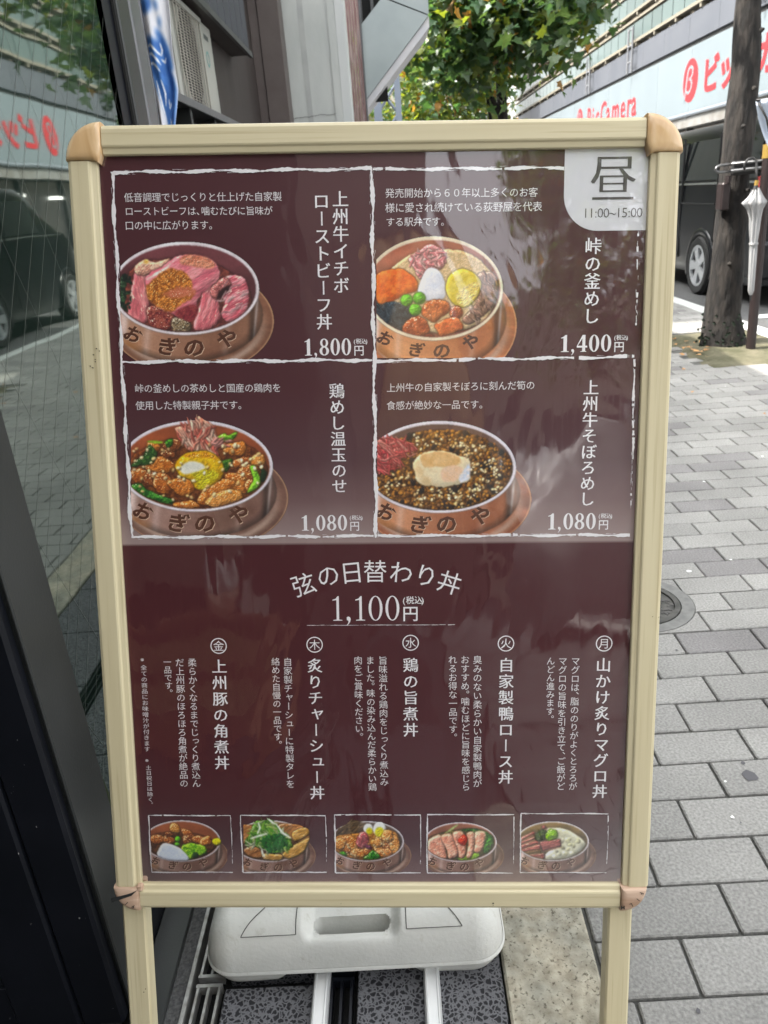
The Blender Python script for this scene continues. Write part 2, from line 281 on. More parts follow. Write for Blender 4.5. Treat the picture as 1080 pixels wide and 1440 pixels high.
bandm = mat('grey facade band', (.035, .04, .05), .6, col2=(.045, .05, .06), scale=.5, detail=5); creamm = mat('cream facade rail', (.11, .098, .072), .7); glasst = mat('pale teal facade glass', (.055, .078, .077), .3, rand=.12); recessm = mat('facade recess', (.16, .14, .11), .9)
soffit = mat('white soffit', (.12, .12, .115), .7, col2=(.085, .08, .07), scale=2); shopdark = mat('dark shopfront', (.012, .013, .015), .12, col2=(.03, .03, .03), scale=.7); pipem = mat('blue grey rail', (.09, .105, .12), .45)
plaster = mat('beige wall', (.36, .32, .26), .85, col2=(.42, .38, .31), scale=2); walldark = mat('brown wall', (.08, .06, .05), .8)

# ================================================================== THE GROUND
g = MB().box(-60, -60, -.5, 60, 140, -.06); o = tag(g.build('ground', asphalt), kind='structure')
road = MB().box(3.07, -50, -.055, 11.6, 130, -.02); tag(road.build('road', asphalt), kind='structure')
mark = empty('road_marking', (3.3, 7.1, 0), 'white painted parking bay line on the road by the black van', 'road marking')
del mark['category'], mark['label']; mark['kind'] = 'structure'
MB().box(-.02, -.09, -.02, 2.3, .07, -.016).build('painted_line', whitepaint, mark); MB().box(2.3, -6, -.02, 2.42, 12, -.0155).build('painted_line', whitepaint, mark)
walk = empty('sidewalk', (0, 0, 0), None, None); walk['kind'] = 'structure'
MB().box(.272, -12, -.05, 2.93, 60, -.010).build('joint_bed', joint, walk)
LX, LY, X0, Y0 = .2195, .1085, .4275, .8500
ptop = MB().box(-LX / 2 + .0028, -LY / 2 + .0028, -.04, LX / 2 - .0028, LY / 2 - .0028, 0, .003).mesh('paver', paver)
MHX, MHY, MHR = .70, 2.12, .178
cells = []
for k in range(-110, 140):
    y = Y0 + LY * (k + .5); off = 0 if k % 2 == 0 else LX / 2
    for i in range(-2, 14):
        xa = X0 + off + LX * (i - 1); xb = xa + LX
        if xb <= .276 or xa >= 2.93: continue
        xa = max(xa, .276); xb = min(xb, 2.93)
        if xb - xa < .02: continue
        cells.append(((xa + xb) / 2, y, xb - xa))
def in_pit(x, y): return 2.13 < x < 2.93 and 5.15 < y < 6.5
cells = [c for c in cells if not in_pit(c[0], c[1])]
def vis(c):      # pavers the photograph shows best: right of the board, nearest first
    x, y, _ = c
    return (x > .30 * y + .02 and x < .56 * y + .15 and y > .6)
seen = sorted([c for c in cells if vis(c)], key=lambda c: c[1])[:290]; seens = set(seen)
def hole_cut(bm, cx, cy, r, z0=-.2, z1=.2): pass
rest = MB()
for c in cells:
    x, y, wd = c
    near = math.hypot(x - MHX, y - MHY) < MHR + .13
    if near:       # pavers cut round the manhole
        poly = []; a, b = x - wd / 2 + .0028, x + wd / 2 - .0028; p, q = y - LY / 2 + .0028, y + LY / 2 - .0028
        n = 14
        edge = [(a + (b - a) * t / n, p) for t in range(n)] + [(b, p + (q - p) * t / n) for t in range(n)] + [(b - (b - a) * t / n, q) for t in range(n)] + [(a, q - (q - p) * t / n) for t in range(n)]
        ins = [math.hypot(u - MHX, v - MHY) < MHR for u, v in edge]
        if all(ins): continue
        if any(ins):
            out = []
            for (u, v), s_ in zip(edge, ins):
                if s_: d = math.hypot(u - MHX, v - MHY); u, v = MHX + (u - MHX) / d * MHR, MHY + (v - MHY) / d * MHR
                out.append((u - x, v - y))
            ded = [out[0]]
            for o2 in out[1:]:
                if math.hypot(o2[0] - ded[-1][0], o2[1] - ded[-1][1]) > .002: ded.append(o2)
            m_ = MB().prism(ded, -.04, 0, 'z'); ob = m_.build('paver', paver, walk); ob.location = (x, y, 0); continue
    if c in seens:
        if abs(wd - LX) < .001: o = inst(ptop, 'paver', walk, (x, y, random.uniform(-.0012, .0012)), (random.uniform(-.004, .004), random.uniform(-.004, .004), random.uniform(-.004, .004)))
        else:
            o = MB().box(-wd / 2 + .0028, -LY / 2 + .0028, -.04, wd / 2 - .0028, LY / 2 - .0028, 0, .003).build('paver', paver, walk); o.location = (x, y, 0)
    elif -2 < y < 14:
        zz = random.uniform(-.0012, .0012); rest.box(x - wd / 2 + .0028, y - LY / 2 + .0028, -.02, x + wd / 2 - .0028, y + LY / 2 - .0028, zz, .003)
tag(rest.build('paver_field', paver, walk), kind='stuff')
MB().box(.276, 14, -.02, 2.93, 60, 0).build('far_paving', paver, walk); MB().box(.276, -12, -.02, 2.93, -2.05, 0).build('far_paving', paver, walk)
ks = MB().box(-.068, -.30, -.1, .068, .30, 0, .006).mesh('kerb_stone', conc)
for k in range(24): inst(ks, 'kerb_stone', walk, (3.0, .5 + k * .606, .003))
# pale stone edge between the shop floor and the pavers
kb = empty('stone_edge', (.19, .9, 0), None, None); kb['kind'] = 'structure'
kme = MB().box(-.0805, -.4475, -.12, .0805, .4475, .004, .004).mesh('edge_stone', kerbm)
for k in range(7): inst(kme, 'edge_stone', kb, (0, -1.05 + k * .9, 0))
# shop floor strip: porous slabs and slotted drains
fl = empty('shop_floor', (0, 0, 0), None, None); fl['kind'] = 'structure'
MB().box(-.56, -8, -.25, .108, 7.4, -.045).build('floor_bed', dark, fl)
tiles = [(-.375, -.197, .62, .905), (-.375, -.197, .935, 1.24), (-.143, .106, .62, 1.24)]
for k in range(-9, 14):
    ya = .62 + k * .31 + (.0 if k < 2 else .0)
    if k in (0, 1): continue
    tiles += [(-.375, -.197, ya, ya + .305), (-.143, .106, ya, ya + .305)]
for a, b, c, d in tiles: MB().box(a, c, -.04, b, d, -.001, .002).build('floor_slab', porous, fl)
for gx, gw in ((-.428, .046), (-.192, .042)):
    dg_ = empty('drain_grate', (gx, .9, -.002), 'left slotted metal drain grate beside the door track' if gx < -.3 else 'slotted metal drain grate between the dark porous floor slabs', 'drain grate', 'slotted drain grates in the shop floor')
    for s0, s1 in ((-2.2, .012), (.03, 2.0)):
        bars = 3
        for b in range(bars):
            x = .004 + (gw - .008) * b / (bars - 1); MB().box(x - .0022, s0, -.02, x + .0022, s1, .001).build('bar', grate_m if gx < -.3 else blackal, dg_)
        for yy in (s0, s1): MB().box(0, yy - .003, -.018, gw, yy + .003, .0015).build('cross_bar', grate_m if gx < -.3 else blackal, dg_)
        rb = MB()
        for t in range(1, 14): yy = s0 + (s1 - s0) * t / 14; rb.box(0, yy - .0015, -.02, gw, yy + .0015, -.004)
        tag(rb.build('rib', grate_m if gx < -.3 else blackal, dg_), kind='stuff')
# manhole cover
mh = empty('manhole_cover', (MHX, MHY, 0), 'small round cast iron manhole cover set in the pavers', 'manhole cover')
iron = mat('worn cast iron', (.06, .06, .058), .5, .5, col2=(.12, .115, .11), scale=30, bump=.0008)
def ring(mb, r0, r1, z0, z1, n=48):
    v = []; f = []
    for k in range(n):
        a = k * 2 * math.pi / n; c, s = math.cos(a), math.sin(a); v += [(r0 * c, r0 * s, z0), (r0 * c, r0 * s, z1), (r1 * c, r1 * s, z1), (r1 * c, r1 * s, z0)]
    for k in range(n):
        i, j = k * 4, ((k + 1) % n) * 4
        f += [(i, i + 1, j + 1, j), (i + 1, i + 2, j + 2, j + 1), (i + 2, i + 3, j + 3, j + 2), (i, j, j + 3, i + 3)]
    return mb.add(v, f)
conc2 = mat('cement collar', (.13, .13, .125), .8, col2=(.18, .18, .172), scale=40)
ring(MB(), .138, .176, -.03, .001).build('collar', conc2, mh)
ring(MB(), .118, .134, -.03, .002).build('rim', iron, mh)
lid = MB(); lid.prism([(.116 * math.cos(k / 20 * math.pi), .116 * math.sin(k / 20 * math.pi)) for k in range(40)], -.03, -.003, 'z'); lid.build('lid', iron, mh)
rel = MB()
for k in range(170):
    a = random.uniform(0, 6.283); r = .105 * math.sqrt(random.uniform(.03, 1)); t = random.uniform(0, 3.14); l = random.uniform(.005, .016)
    x, y = r * math.cos(a), r * math.sin(a); rel.tube([(x - l * math.cos(t), y - l * math.sin(t), -.0025), (x + l * .3, y + l * .2, -.001), (x + l * math.cos(t), y + l * math.sin(t), -.0025)], .0024, 5)
tag(rel.build('relief', iron, mh), kind='stuff')
stain = mat('dark gum stain', (.085, .083, .09), .8); fleck = mat('white fleck', (.75, .75, .73), .8); rs2 = random.Random(4)
for x, y, r, m_ in ((0.717, 1.338, 0.017, stain), (0.936, 2.304, 0.008, fleck), (1.102, 2.366, 0.005, fleck), (0.631, 1.222, 0.004, fleck), (0.658, 1.325, 0.003, fleck), (1.664, 3.373, 0.006, fleck)):
    q = MB(); q.add([(x + r * rs2.uniform(.75, 1.2) * math.cos(k * .524), y + r * rs2.uniform(.75, 1.2) * math.sin(k * .524), .0026) for k in range(12)], [tuple(range(12))]); q.build('ground_spot', m_, walk)
for k in range(46):
    x, y = rs2.uniform(.35, 2.2), rs2.uniform(.8, 5); r = rs2.uniform(.0015, .0055) * (1 if k % 7 else 1.7)
    q = MB(); q.add([(x + r * rs2.uniform(.6, 1.3) * math.cos(t * .785), y + r * rs2.uniform(.6, 1.3) * math.sin(t * .785), .0026) for t in range(8)], [tuple(range(8))]); q.build('ground_spot', stain if k % 4 else fleck, walk)
# tree pit
moss = mat('mossy sandy soil', (.055, .055, .027), .95, col2=(.12, .108, .07), scale=7, detail=8, bump=.01, bscale=40)
def pit_mesh():
    n = 34; vs = []; fs = []
    for j in range(n):
        for i in range(n):
            u, v = i / (n - 1), j / (n - 1); x = 2.13 + .8 * u; y = 5.17 + 1.3 * v
            e = min(u, 1 - u, v, 1 - v); z = -.012 + .045 * min(1, e * 7) + .02 * (mnoise.noise(Vector((x * 4, y * 4, 0))) )
            if e == 0: x += .05 * mnoise.noise(Vector((x * 5, y * 5, 3))); y += .06 * mnoise.noise(Vector((x * 6, y * 5, 9)))
            vs.append((x, y, max(z, -.012)))
    for j in range(n - 1):
        for i in range(n - 1): fs.append((j * n + i, j * n + i + 1, (j + 1) * n + i + 1, (j + 1) * n + i))
    return MB().add(vs, fs)
o = pit_mesh().build('tree_pit', moss, None, True); o['kind'] = 'structure'
dryleaf = mat('dry leaf', (.34, .15, .05), .8, col2=(.42, .24, .10), scale=9)
dl = MB()
for k in range(46):
    x, y = (random.gauss(2.22, .10), random.gauss(5.75, .22)) if k < 34 else (random.uniform(.6, 2.6), random.uniform(2.6, 6)); a = random.uniform(0, 6.3); r = random.uniform(.012, .03)
    z = .035 if in_pit(x, y) else .006
    dl.add([(x + r * math.cos(a + t) * (1, .5, .9, .4, 1, .5)[i], y + r * math.sin(a + t) * (1, .5, .9, .4, 1, .5)[i], z + random.uniform(0, .012)) for i, t in enumerate((0, 1, 2, 3.1, 4.2, 5.2))], [(0, 1, 2, 3, 4, 5)])
tag(dl.build('fallen_leaves', dryleaf), 'dry orange leaves lying by the tree pit', None, kind='stuff')
# ================================================================== SHOP FRONT ON THE LEFT
gl = empty('glass_wall', (-.56, 1.4, 0), 'dark framed wired glass wall along the pavement, left of the menu board', 'glass wall')
def bx(name, m, par, *a, c=.002): return local(MB().box(*a, c), par).build(name, m, par)
pane = bx('glass_pane', glass, gl, -.572, .96, .05, -.560, 1.86, 3.2, c=0)
pane.rotation_euler[2] = 0
bx('near_jamb', greyal, gl, -.640, .875, 0, -.528, .983, 3.2, c=.003)
bx('jamb_ridge', greyal, gl, -.530, .868, 0, -.524, .880, 3.2, c=.002)
bx('door_stile', blackal, gl, -.712, .845, 0, -.607, .872, 3.2, c=.004)
bx('door_stile', blackal, gl, -.606, .850, 0, -.534, .874, 3.2, c=.005)
bx('sill', blackal, gl, -.60, .983, 0, -.528, 1.83, .07, c=.003)
bx('floor_track', greyal, gl, -.528, -3, -.03, -.470, 2.1, .004, c=.003); bx('track_lip', grate_m, gl, -.444, -3, -.04, -.436, 2.1, .002, c=.001); bx('track_bed', asphalt, gl, -.470, -3, -.04, -.444, 2.1, -.004, c=0)
bx('mullion', blackal, gl, -.60, 1.82, 0, -.560, 1.93, 3.2, c=.003)
bx('mullion', greyal, gl, -.60, 1.93, 0, -.548, 2.02, 3.2, c=.003)
bx('mullion_groove', dark, gl, -.559, 1.922, 0, -.553, 1.934, 3.2, c=0)
bx('corner_post', silver, gl, -.64, 2.02, 0, -.545, 2.10, 3.2, c=.004)
bx('head', blackal, gl, -.64, .85, 3.2, -.528, 2.10, 3.4, c=0)
# door leaf standing open across the view, bottom left
bx('door_glass', glass, gl, -1.60, .866, .10, -.712, .874, 3.0, c=0)
bx('door_rail', blackal, gl, -1.60, .85, 0, -.712, .885, .10, c=.002)
wr = MB(); rw = random.Random(5)
for k in range(-60, 60):
    for d in (1, -1):
        y0 = 1.4 + k * .052; a = (.97, (.97 - y0) * d); b = (1.85, (1.85 - y0) * d)
        # clip to the pane
        pts = []
        for t in np.linspace(0, 1, 30):
            y = a[0] + (b[0] - a[0]) * t; z = 1.4 + (a[1] + (b[1] - a[1]) * t) * (1.25 if d > 0 else 2.2)
            if .06 < z < 3.15: pts.append((y, z))
        if len(pts) > 1:
            (ya, za), (yb, zb) = pts[0], pts[-1]
            if d < 0 and k % 3: continue
            ya += rw.uniform(-.006, .006)
            wr.quad((-.5592, ya, za - .0006), (-.5592, yb, zb - .0006), (-.5592, yb, zb + .0006), (-.5592, ya, za + .0006))
tag(local(wr, gl).build('embedded_wire', wire, gl), kind='stuff')
ws = MB()
for k in range(26):
    x0 = -1.9 + k * .045; a_ = max(0, (-1.6 - x0) / .5); b_ = min(1, (-.715 - x0) / .5)
    if b_ > a_: ws.quad((x0 + .5 * a_, .8655, .1 + 1.8 * a_), (x0 + .5 * a_ + .0012, .8655, .1 + 1.8 * a_), (x0 + .5 * b_ + .0012, .8655, .1 + 1.8 * b_), (x0 + .5 * b_, .8655, .1 + 1.8 * b_))
tag(local(ws, gl).build('embedded_wire', wire, gl), kind='stuff')
# the building over and behind it (shades the near pavement)
sb = empty('shop_building', (-3, 0, 0), 'tall dark brown shop building above the glass front', 'building')
bx('wall', walldark, sb, -6, -12, 3.4, -.60, 2.10, 3.6, c=0); bx('wall', walldark, sb, -6, 2.10, 0, -1.06, 3.93, 4.1, c=0); bx('interior_wall', dark, sb, -3.2, -3.6, -.02, -3.1, 2.1, 3.4, c=0)
bx('interior_floor', dark, sb, -3.2, -3.6, -.05, -.60, 2.1, -.01, c=0); bx('side_wall', darkbrown, sb, -3.2, 1.98, 0, -.62, 2.09, 3.4, c=0); bx('near_side_wall', darkbrown, sb, -9, -12, 0, -.60, -3.6, 3.4, c=0); bx('pale_curtain_panel', plaster, sb, -3.0, -3.6, .85, -1.35, -3.55, 1.45, c=.005)  # pale panel added as curtains for the cover sheet to mirror
bx('cladding', darkbrown, sb, -2.4, 3.93, 0, -1.06, 7.7, 4.1, c=0)
# siding box overhanging the air conditioner
ob = empty('overhang_box', (-1, 4.5, 2.28), 'dark ribbed siding box jutting out above the air conditioner', 'overhang')
bx('box_body', darkbrown, ob, -1.055, 3.94, 2.28, -.925, 6.44, 2.75, c=0)
for k in range(11): bx('siding_board', navy, ob, -.926, 3.98 + k * .22, 2.31, -.915, 3.98 + k * .22 + .206, 2.75, c=.002)
bx('edge_trim', greyal, ob, -.93, 3.94, 2.265, -.905, 6.46, 2.30, c=.002)
ac = empty('air_conditioner', (-1.05, 4.84, 1.77), 'pale grey air conditioner outdoor unit with a round fan grille on a wall shelf', 'air conditioner')
bx('casing', acm, ac, -1.06, 4.38, 1.77, -.99, 5.32, 2.255, c=.012)
bx('side_panel', acm, ac, -.99, 5.02, 1.775, -.984, 5.31, 2.25, c=.003)
MB().box(.003, 0, 0, .012, .62, .003); fan = MB().prism([(.23 * math.cos(k / 16 * math.pi), .23 * math.sin(k / 16 * math.pi)) for k in range(32)], .055, .0615, 'x')
f_ = fan.build('fan_opening', dark, ac); f_.location = (0, -.14, .245)
gr = MB()
for k in range(34): z = .02 + k * .0135; gr.tube([(.068, -.43, z), (.078, -.14, z), (.068, .15, z)], .0026, 4)
for k in range(9): gr.tube([(.072, -.43 + k * .0725, .015), (.072, -.43 + k * .0725, .47)], .003, 4)
tag(gr.build('grille', acgr, ac), kind='stuff'); bx('top_strip', acm, ac, -.988, 4.39, 2.225, -.97, 5.01, 2.25, c=.002)
blob = mat('dark logo print', (.05, .06, .06), .5); bx('badge', blob, ac, -.984, 5.10, 2.17, -.9825, 5.22, 2.195, c=0); tealp = mat('teal sticker', (.10, .26, .25), .5)
lm = MB(); ring(lm, .03, .042, 0, .001, 20); l_ = lm.build('round_mark', tealp, ac); l_.rotation_euler = (0, math.pi / 2, 0); l_.location = (.0665, .30, .30)
sh = empty('wall_shelf', (-1.0, 4.8, 1.72), 'dark metal wall shelf carrying the air conditioner', 'shelf')
bx('shelf_board', greyal, sh, -1.06, 3.6, 1.735, -.93, 5.9, 1.765, c=.003); bx('shelf_edge', silver, sh, -.935, 3.6, 1.73, -.922, 5.9, 1.768, c=.002)
for y in (3.7, 4.3, 4.9, 5.5): bx('bracket', greyal, sh, -1.06, y, 1.45, -.95, y + .04, 1.735, c=.002)
bx('back_panel', dark, sh, -1.058, 3.6, 1.2, -1.052, 5.9, 1.73, c=0)
pl = empty('brown_pilaster', (-.95, 7.7, 0), 'brown painted steel pilaster beside the concrete column', 'pilaster')
bx('face', brown, pl, -1.06, 7.6, 0, -.985, 7.9, 3.3, c=.002); bx('face', brown, pl, -.98, 7.58, 0, -.80, 7.9, 3.3, c=.003); bx('groove', dark, pl, -.986, 7.62, 0, -.979, 7.9, 3.3, c=0)
cc = empty('concrete_column', (-.56, 8.2, 0), 'pale painted concrete column with a hairline crack and chipped edge', 'column')
def column():
    m = MB(); nz = 60; nx = 10
    xs = [-.845 + .46 * i / nx for i in range(nx + 1)]
    for j in range(nz):
        z0, z1 = 3.3 * j / nz, 3.3 * (j + 1) / nz
        for i in range(nx):
            m.quad((xs[i], 8.0, z0), (xs[i + 1], 8.0, z0), (xs[i + 1], 8.0, z1), (xs[i], 8.0, z1))
    return m
bx('shaft', conc, cc, -.85, 8.0, 0, -.405, 8.5, 3.3, c=.006)
rg = MB()     # ragged chipped arris and the smooth cover strip beside it
for j in range(70):
    z = 3.3 * j / 70; rg.box(-.412 + .006 * mnoise.noise(Vector((0, 0, z * 9))), 7.985, z, -.345, 8.02, z + .0475)
local(rg, cc).build('render_edge', conc, cc); bx('cover_strip', mat('light render', (.50, .52, .52), .8, col2=(.56, .57, .57), scale=5, detail=6, stretch=(1, 1, .3)), cc, -.345, 7.99, 0, -.26, 8.5, 3.3, c=.004)
ck = MB(); px, pz = -.84, 1.98
for k in range(20):
    nx_, nz_ = px + .022, pz + random.uniform(-.006, .007); ck.quad((px, 7.993, pz), (nx_, 7.993, nz_), (nx_, 7.993, nz_ + .004), (px, 7.993, pz + .004)); px, pz = nx_, nz_
local(ck, cc).build('crack', darkline, cc); rb_ = MB(); ring(rb_, .018, .026, 0, .004, 20); r_ = rb_.build('plug_hole', darkline, cc); r_.rotation_euler = (math.pi / 2, 0, 0); r_.location = (.10, -.206, 1.90)
bx('wet_stain', mat('damp grey patch', (.36, .37, .365), .85, col2=(.42, .43, .42), scale=6, detail=8), cc, -.675, 7.997, 0, -.625, 8.01, 3.3, c=0)
rp = empty('rusty_sheet_strip', (-.2, 9.0, 0), 'narrow faded red brown corrugated strip right of the concrete column', 'cladding')
for k in range(6): bx('sheet_rib', redm, rp, -.30 + k * .027, 8.99, 0, -.276 + k * .027, 9.05, 3.6, c=.006)
bx('edge_pipe', silver, rp, -.142, 8.98, 0, -.125, 9.05, 3.6, c=.003); bx('window_slot', dark, rp, -.125, 9.3, 2.2, .1, 9.35, 3.6, c=0)
st_ = empty('steel_stair_box', (.15, 9.2, 2), 'large grey steel box panel of an outside staircase slanting above the street', 'staircase')
m = MB(); m.prism([(-.19, 2.14), (.555, 2.895), (.10, 3.085), (-.19, 2.81)], 9.0, 9.01); local(m, st_).build('side_panel', boxm, st_)
m = MB(); m.prism([(.107, 3.095), (.56, 2.905), (.56, 3.53)], 9.0, 9.01); local(m, st_).build('side_panel', boxm, st_)
m = MB(); m.prism([(-.19, 2.05), (.56, 2.80), (.56, 2.895), (-.19, 2.135)], 9.012, 9.7); local(m, st_).build('soffit', boxu, st_)
m = MB(); m.prism([(-.185, 2.14), (.55, 2.895), (.55, 3.52), (-.185, 2.80)], 9.02, 9.7); local(m, st_).build('core', dark, st_)
for x_ in (-.14, -.02): bx('hanger_post', silver, st_, x_, 9.2, 2.8, x_ + .03, 9.23, 3.6, c=0)
lm_ = empty('lattice_mast', (.14, 13, 0), 'blue grey steel lattice mast under the stair box', 'mast')
bx('post', mast_m, lm_, -.09, 13, 0, .03, 13.04, 2.75, c=0); bx('post', mast_m, lm_, .24, 13, 0, .33, 13.06, 3.3, c=0)
for k in range(7):
    z = .3 + k * .42
    for s_ in (1, -1):
        m = MB(); m.tube([(-.05, 13.02, z if s_ > 0 else z + .42), (.28, 13.02, z + .42 if s_ > 0 else z)], .022, 4); local(m, lm_).build('brace', mast_m, lm_)
fb = empty('beige_block', (.2, 34, 0), 'small sunlit beige block at the far end of the street', 'building')
bx('wall', plaster, fb, -3.2, 34, 0, .9, 36, 4.6, c=0)
for k in range(5): bx('window', shopdark, fb, -2.9 + k * .8, 33.95, 1.2, -2.5 + k * .8, 34.01, 2.1, c=0)
fb2 = empty('far_tower', (-4, 70, 0), 'pale tower block closing the far end of the street', 'building'); bx('wall', plaster, fb2, -14, 70, 0, 5, 80, 26, c=0)
fw = empty('left_row_building', (-5, 20, 0), 'plain grey building set back on the left, its unseen near block raised to shade the road', 'building'); bx('wall', conc, fw, -9, 7.71, 0, -2.2, 10.6, 15, c=0); bx('wall', conc, fw, -9, 10.61, 0, -2.2, 40, 6, c=0)  # near block is unseen, made tall to keep sun off road and van
for k in range(6): bx('window', shopdark, fw, -2.21, 11 + k * 4.6, 1, -2.15, 14 + k * 4.6, 2.4, c=0)
# hanging banner with a wave print
# ---------- printed food pictures: painted into numpy arrays, one colour per vertex of a fine grid ----------
class Paint:
    """a small picture in its own 2D units; col = sRGB 0..255, al = 1 where there is print"""
    def __init__(s, x0, y0, x1, y1, n, seed):
        s.x0, s.y0 = x0, y0; s.d = (x1 - x0) / n
        s.w = n; s.h = int(round((y1 - y0) / s.d))
        s.X, s.Y = np.meshgrid(x0 + s.d * np.arange(s.w), y0 + s.d * np.arange(s.h))
        s.c = np.zeros((s.h, s.w, 3)); s.al = np.zeros((s.h, s.w)); s.r = np.random.RandomState(seed)
    def noise(s, sc, X=None, Y=None, oct=3, ang=0, st=1):
        X = s.X if X is None else X; Y = s.Y if Y is None else Y
        ca, sa = math.cos(ang), math.sin(ang)
        U = (X * ca + Y * sa) / st; V = -X * sa + Y * ca
        out = 0; amp = 1; tot = 0
        for o in range(oct):
            g = s.r.rand(61, 61); u = U / sc + s.r.rand() * 40; v = V / sc + s.r.rand() * 40
            iu = np.floor(u).astype(int); iv = np.floor(v).astype(int); fu = u - iu; fv = v - iv
            fu = fu * fu * (3 - 2 * fu); fv = fv * fv * (3 - 2 * fv)
            a = g[iv % 61, iu % 61]; b = g[iv % 61, (iu + 1) % 61]; c = g[(iv + 1) % 61, iu % 61]; d = g[(iv + 1) % 61, (iu + 1) % 61]
            out = out + amp * ((a * (1 - fu) + b * fu) * (1 - fv) + (c * (1 - fu) + d * fu) * fv); tot += amp
            amp *= .55; sc = sc * .5
        return out / tot
    @staticmethod
    def blur(a, r):
        r = int(max(1, r)); k = 2 * r + 1
        for _ in range(2):
            p = np.pad(a, ((r + 1, r), (0, 0)), 'edge').cumsum(0); a = (p[k:] - p[:-k]) / k
            p = np.pad(a, ((0, 0), (r + 1, r)), 'edge').cumsum(1); a = (p[:, k:] - p[:, :-k]) / k
        return a
    @staticmethod
    def smooth(P, n=6):
        P = np.array(P, float); m = len(P); out = []
        for i in range(m):
            p0, p1, p2, p3 = P[i - 1], P[i], P[(i + 1) % m], P[(i + 2) % m]
            for t in np.arange(n) / n:
                out.append(.5 * (2 * p1 + (p2 - p0) * t + (2 * p0 - 5 * p1 + 4 * p2 - p3) * t * t + (3 * p1 - p0 - 3 * p2 + p3) * t ** 3))
        return np.array(out)
    def win(s, x0, y0, x1, y1, pad=0):
        a = max(0, int((x0 - pad - s.x0) / s.d)); b = min(s.w, int((x1 + pad - s.x0) / s.d) + 2)
        c = max(0, int((y0 - pad - s.y0) / s.d)); e = min(s.h, int((y1 + pad - s.y0) / s.d) + 2)
        return slice(c, e), slice(a, b)
    def poly(s, P, rough=0, rs=14, sm=True):
        P = s.smooth(P) if sm else np.array(P, float)
        sl = s.win(P[:, 0].min(), P[:, 1].min(), P[:, 0].max(), P[:, 1].max(), 4 * s.d + rough)
        X, Y = s.X[sl], s.Y[sl]
        if X.size == 0: return sl, X
        if rough:
            X = X + (s.noise(rs, X, Y) - .5) * 2 * rough; Y = Y + (s.noise(rs, X, Y) - .5) * 2 * rough
        ins = np.zeros(X.shape, bool); n = len(P)
        for i in range(n):
            xa, ya = P[i]; xb, yb = P[(i + 1) % n]
            if ya == yb: continue
            ins ^= ((Y < ya) != (Y < yb)) & (X < (xb - xa) * (Y - ya) / (yb - ya) + xa)
        return sl, s.blur(ins.astype(float), 1) if min(ins.shape) > 4 else ins.astype(float)
    def ell(s, cx, cy, rx, ry, rot=0, n=24):
        t = np.arange(n) / n * 2 * math.pi; c, q = math.cos(rot), math.sin(rot)
        return np.stack([cx + rx * np.cos(t) * c - ry * np.sin(t) * q, cy + rx * np.cos(t) * q + ry * np.sin(t) * c], 1)
    def put(s, sl, m, col, print_=True):
        m3 = m[..., None] * (s.clip[sl][..., None] if hasattr(s, 'clip') else 1)
        s.c[sl] = s.c[sl] * (1 - m3) + np.clip(col, 0, 255) * m3
        if print_: s.al[sl] = np.maximum(s.al[sl], m3[..., 0])
    def blob(s, P, c1, c2=None, hi=None, rough=4, rs=30, tex=22, ang=0, st=1, lit=.5, dark=.55, spec=0, sr=14, sm=True, halo=.25, bump=None):
        """a lit lump: c1/c2 mixed by noise, rim darker, light from upper left, small highlights"""
        c2 = c1 if c2 is None else c2
        sl, m = s.poly(P, rough, rs, sm)
        if m.size < 30: return
        X, Y = s.X[sl], s.Y[sl]
        flat = (halo == 0)
        if flat: m = s.blur(m, max(1, 5 / s.d))
        if halo:      # contact shade printed round the piece
            hm = s.blur(m, 9 / s.d) * (1 - m) * halo * 1.6
            s.put(sl, np.clip(hm, 0, .6), np.array([28, 14, 10.]), False)
        n1 = s.noise(tex, X, Y, 3, ang, st); n2 = s.noise(tex * .45, X, Y, 3, ang, st)
        t = np.clip((n1 - .5) * 2.6 + .5, 0, 1)[..., None]
        col = np.array(c1, float) * (1 - t) + np.array(c2, float) * t
        bump = (.1 if dark > .75 else 1) if bump is None else bump
        hgt = s.blur(m, sr / s.d) * (0 if flat else 2.0) + (n2 * .36 + n1 * .42) * bump
        gy, gx = np.gradient(hgt); sh = (gx + gy * 1.3) * lit * 2.7
        edge = np.clip(s.blur(m, 5 / s.d) * 2 - 1, 0, 1)
        k = (1 if flat else (dark + (1 - dark) * edge)) * (1 + np.clip(sh, -.55, .7))
        col = col * k[..., None]
        if spec:
            q = np.clip((n2 + sh * .9 - (1 - spec)) * 7, 0, 1)[..., None] * edge[..., None]
            hc = np.array(hi if hi is not None else (255, 240, 215), float)
            col = col * (1 - q * .85) + hc * q * .85
        s.put(sl, m, col)
    def line(s, P, w, c, jit=0):
        """tapered stroke through points"""
        P = np.array(P, float)
        Q = []; n = 7
        for i in range(len(P) - 1):
            for t in np.arange(n) / n: Q.append(P[i] * (1 - t) + P[i + 1] * t)
        Q.append(P[-1]); Q = np.array(Q)
        d = np.gradient(Q, axis=0); nrm = np.stack([-d[:, 1], d[:, 0]], 1); nrm /= np.hypot(*nrm.T)[:, None] + 1e-9
        ww = w * .5 * (np.sin(np.linspace(.25, math.pi - .2, len(Q))) ** .6)[:, None]
        poly = np.concatenate([Q + nrm * ww, (Q - nrm * ww)[::-1]])
        sl, m = s.poly(poly, 0, 1, False)
        if m.size < 6: return
        X, Y = s.X[sl], s.Y[sl]
        s.put(sl, m * .97, np.array(c, float) * (.86 + .3 * s.noise(max(4, w), X, Y, 2))[..., None])
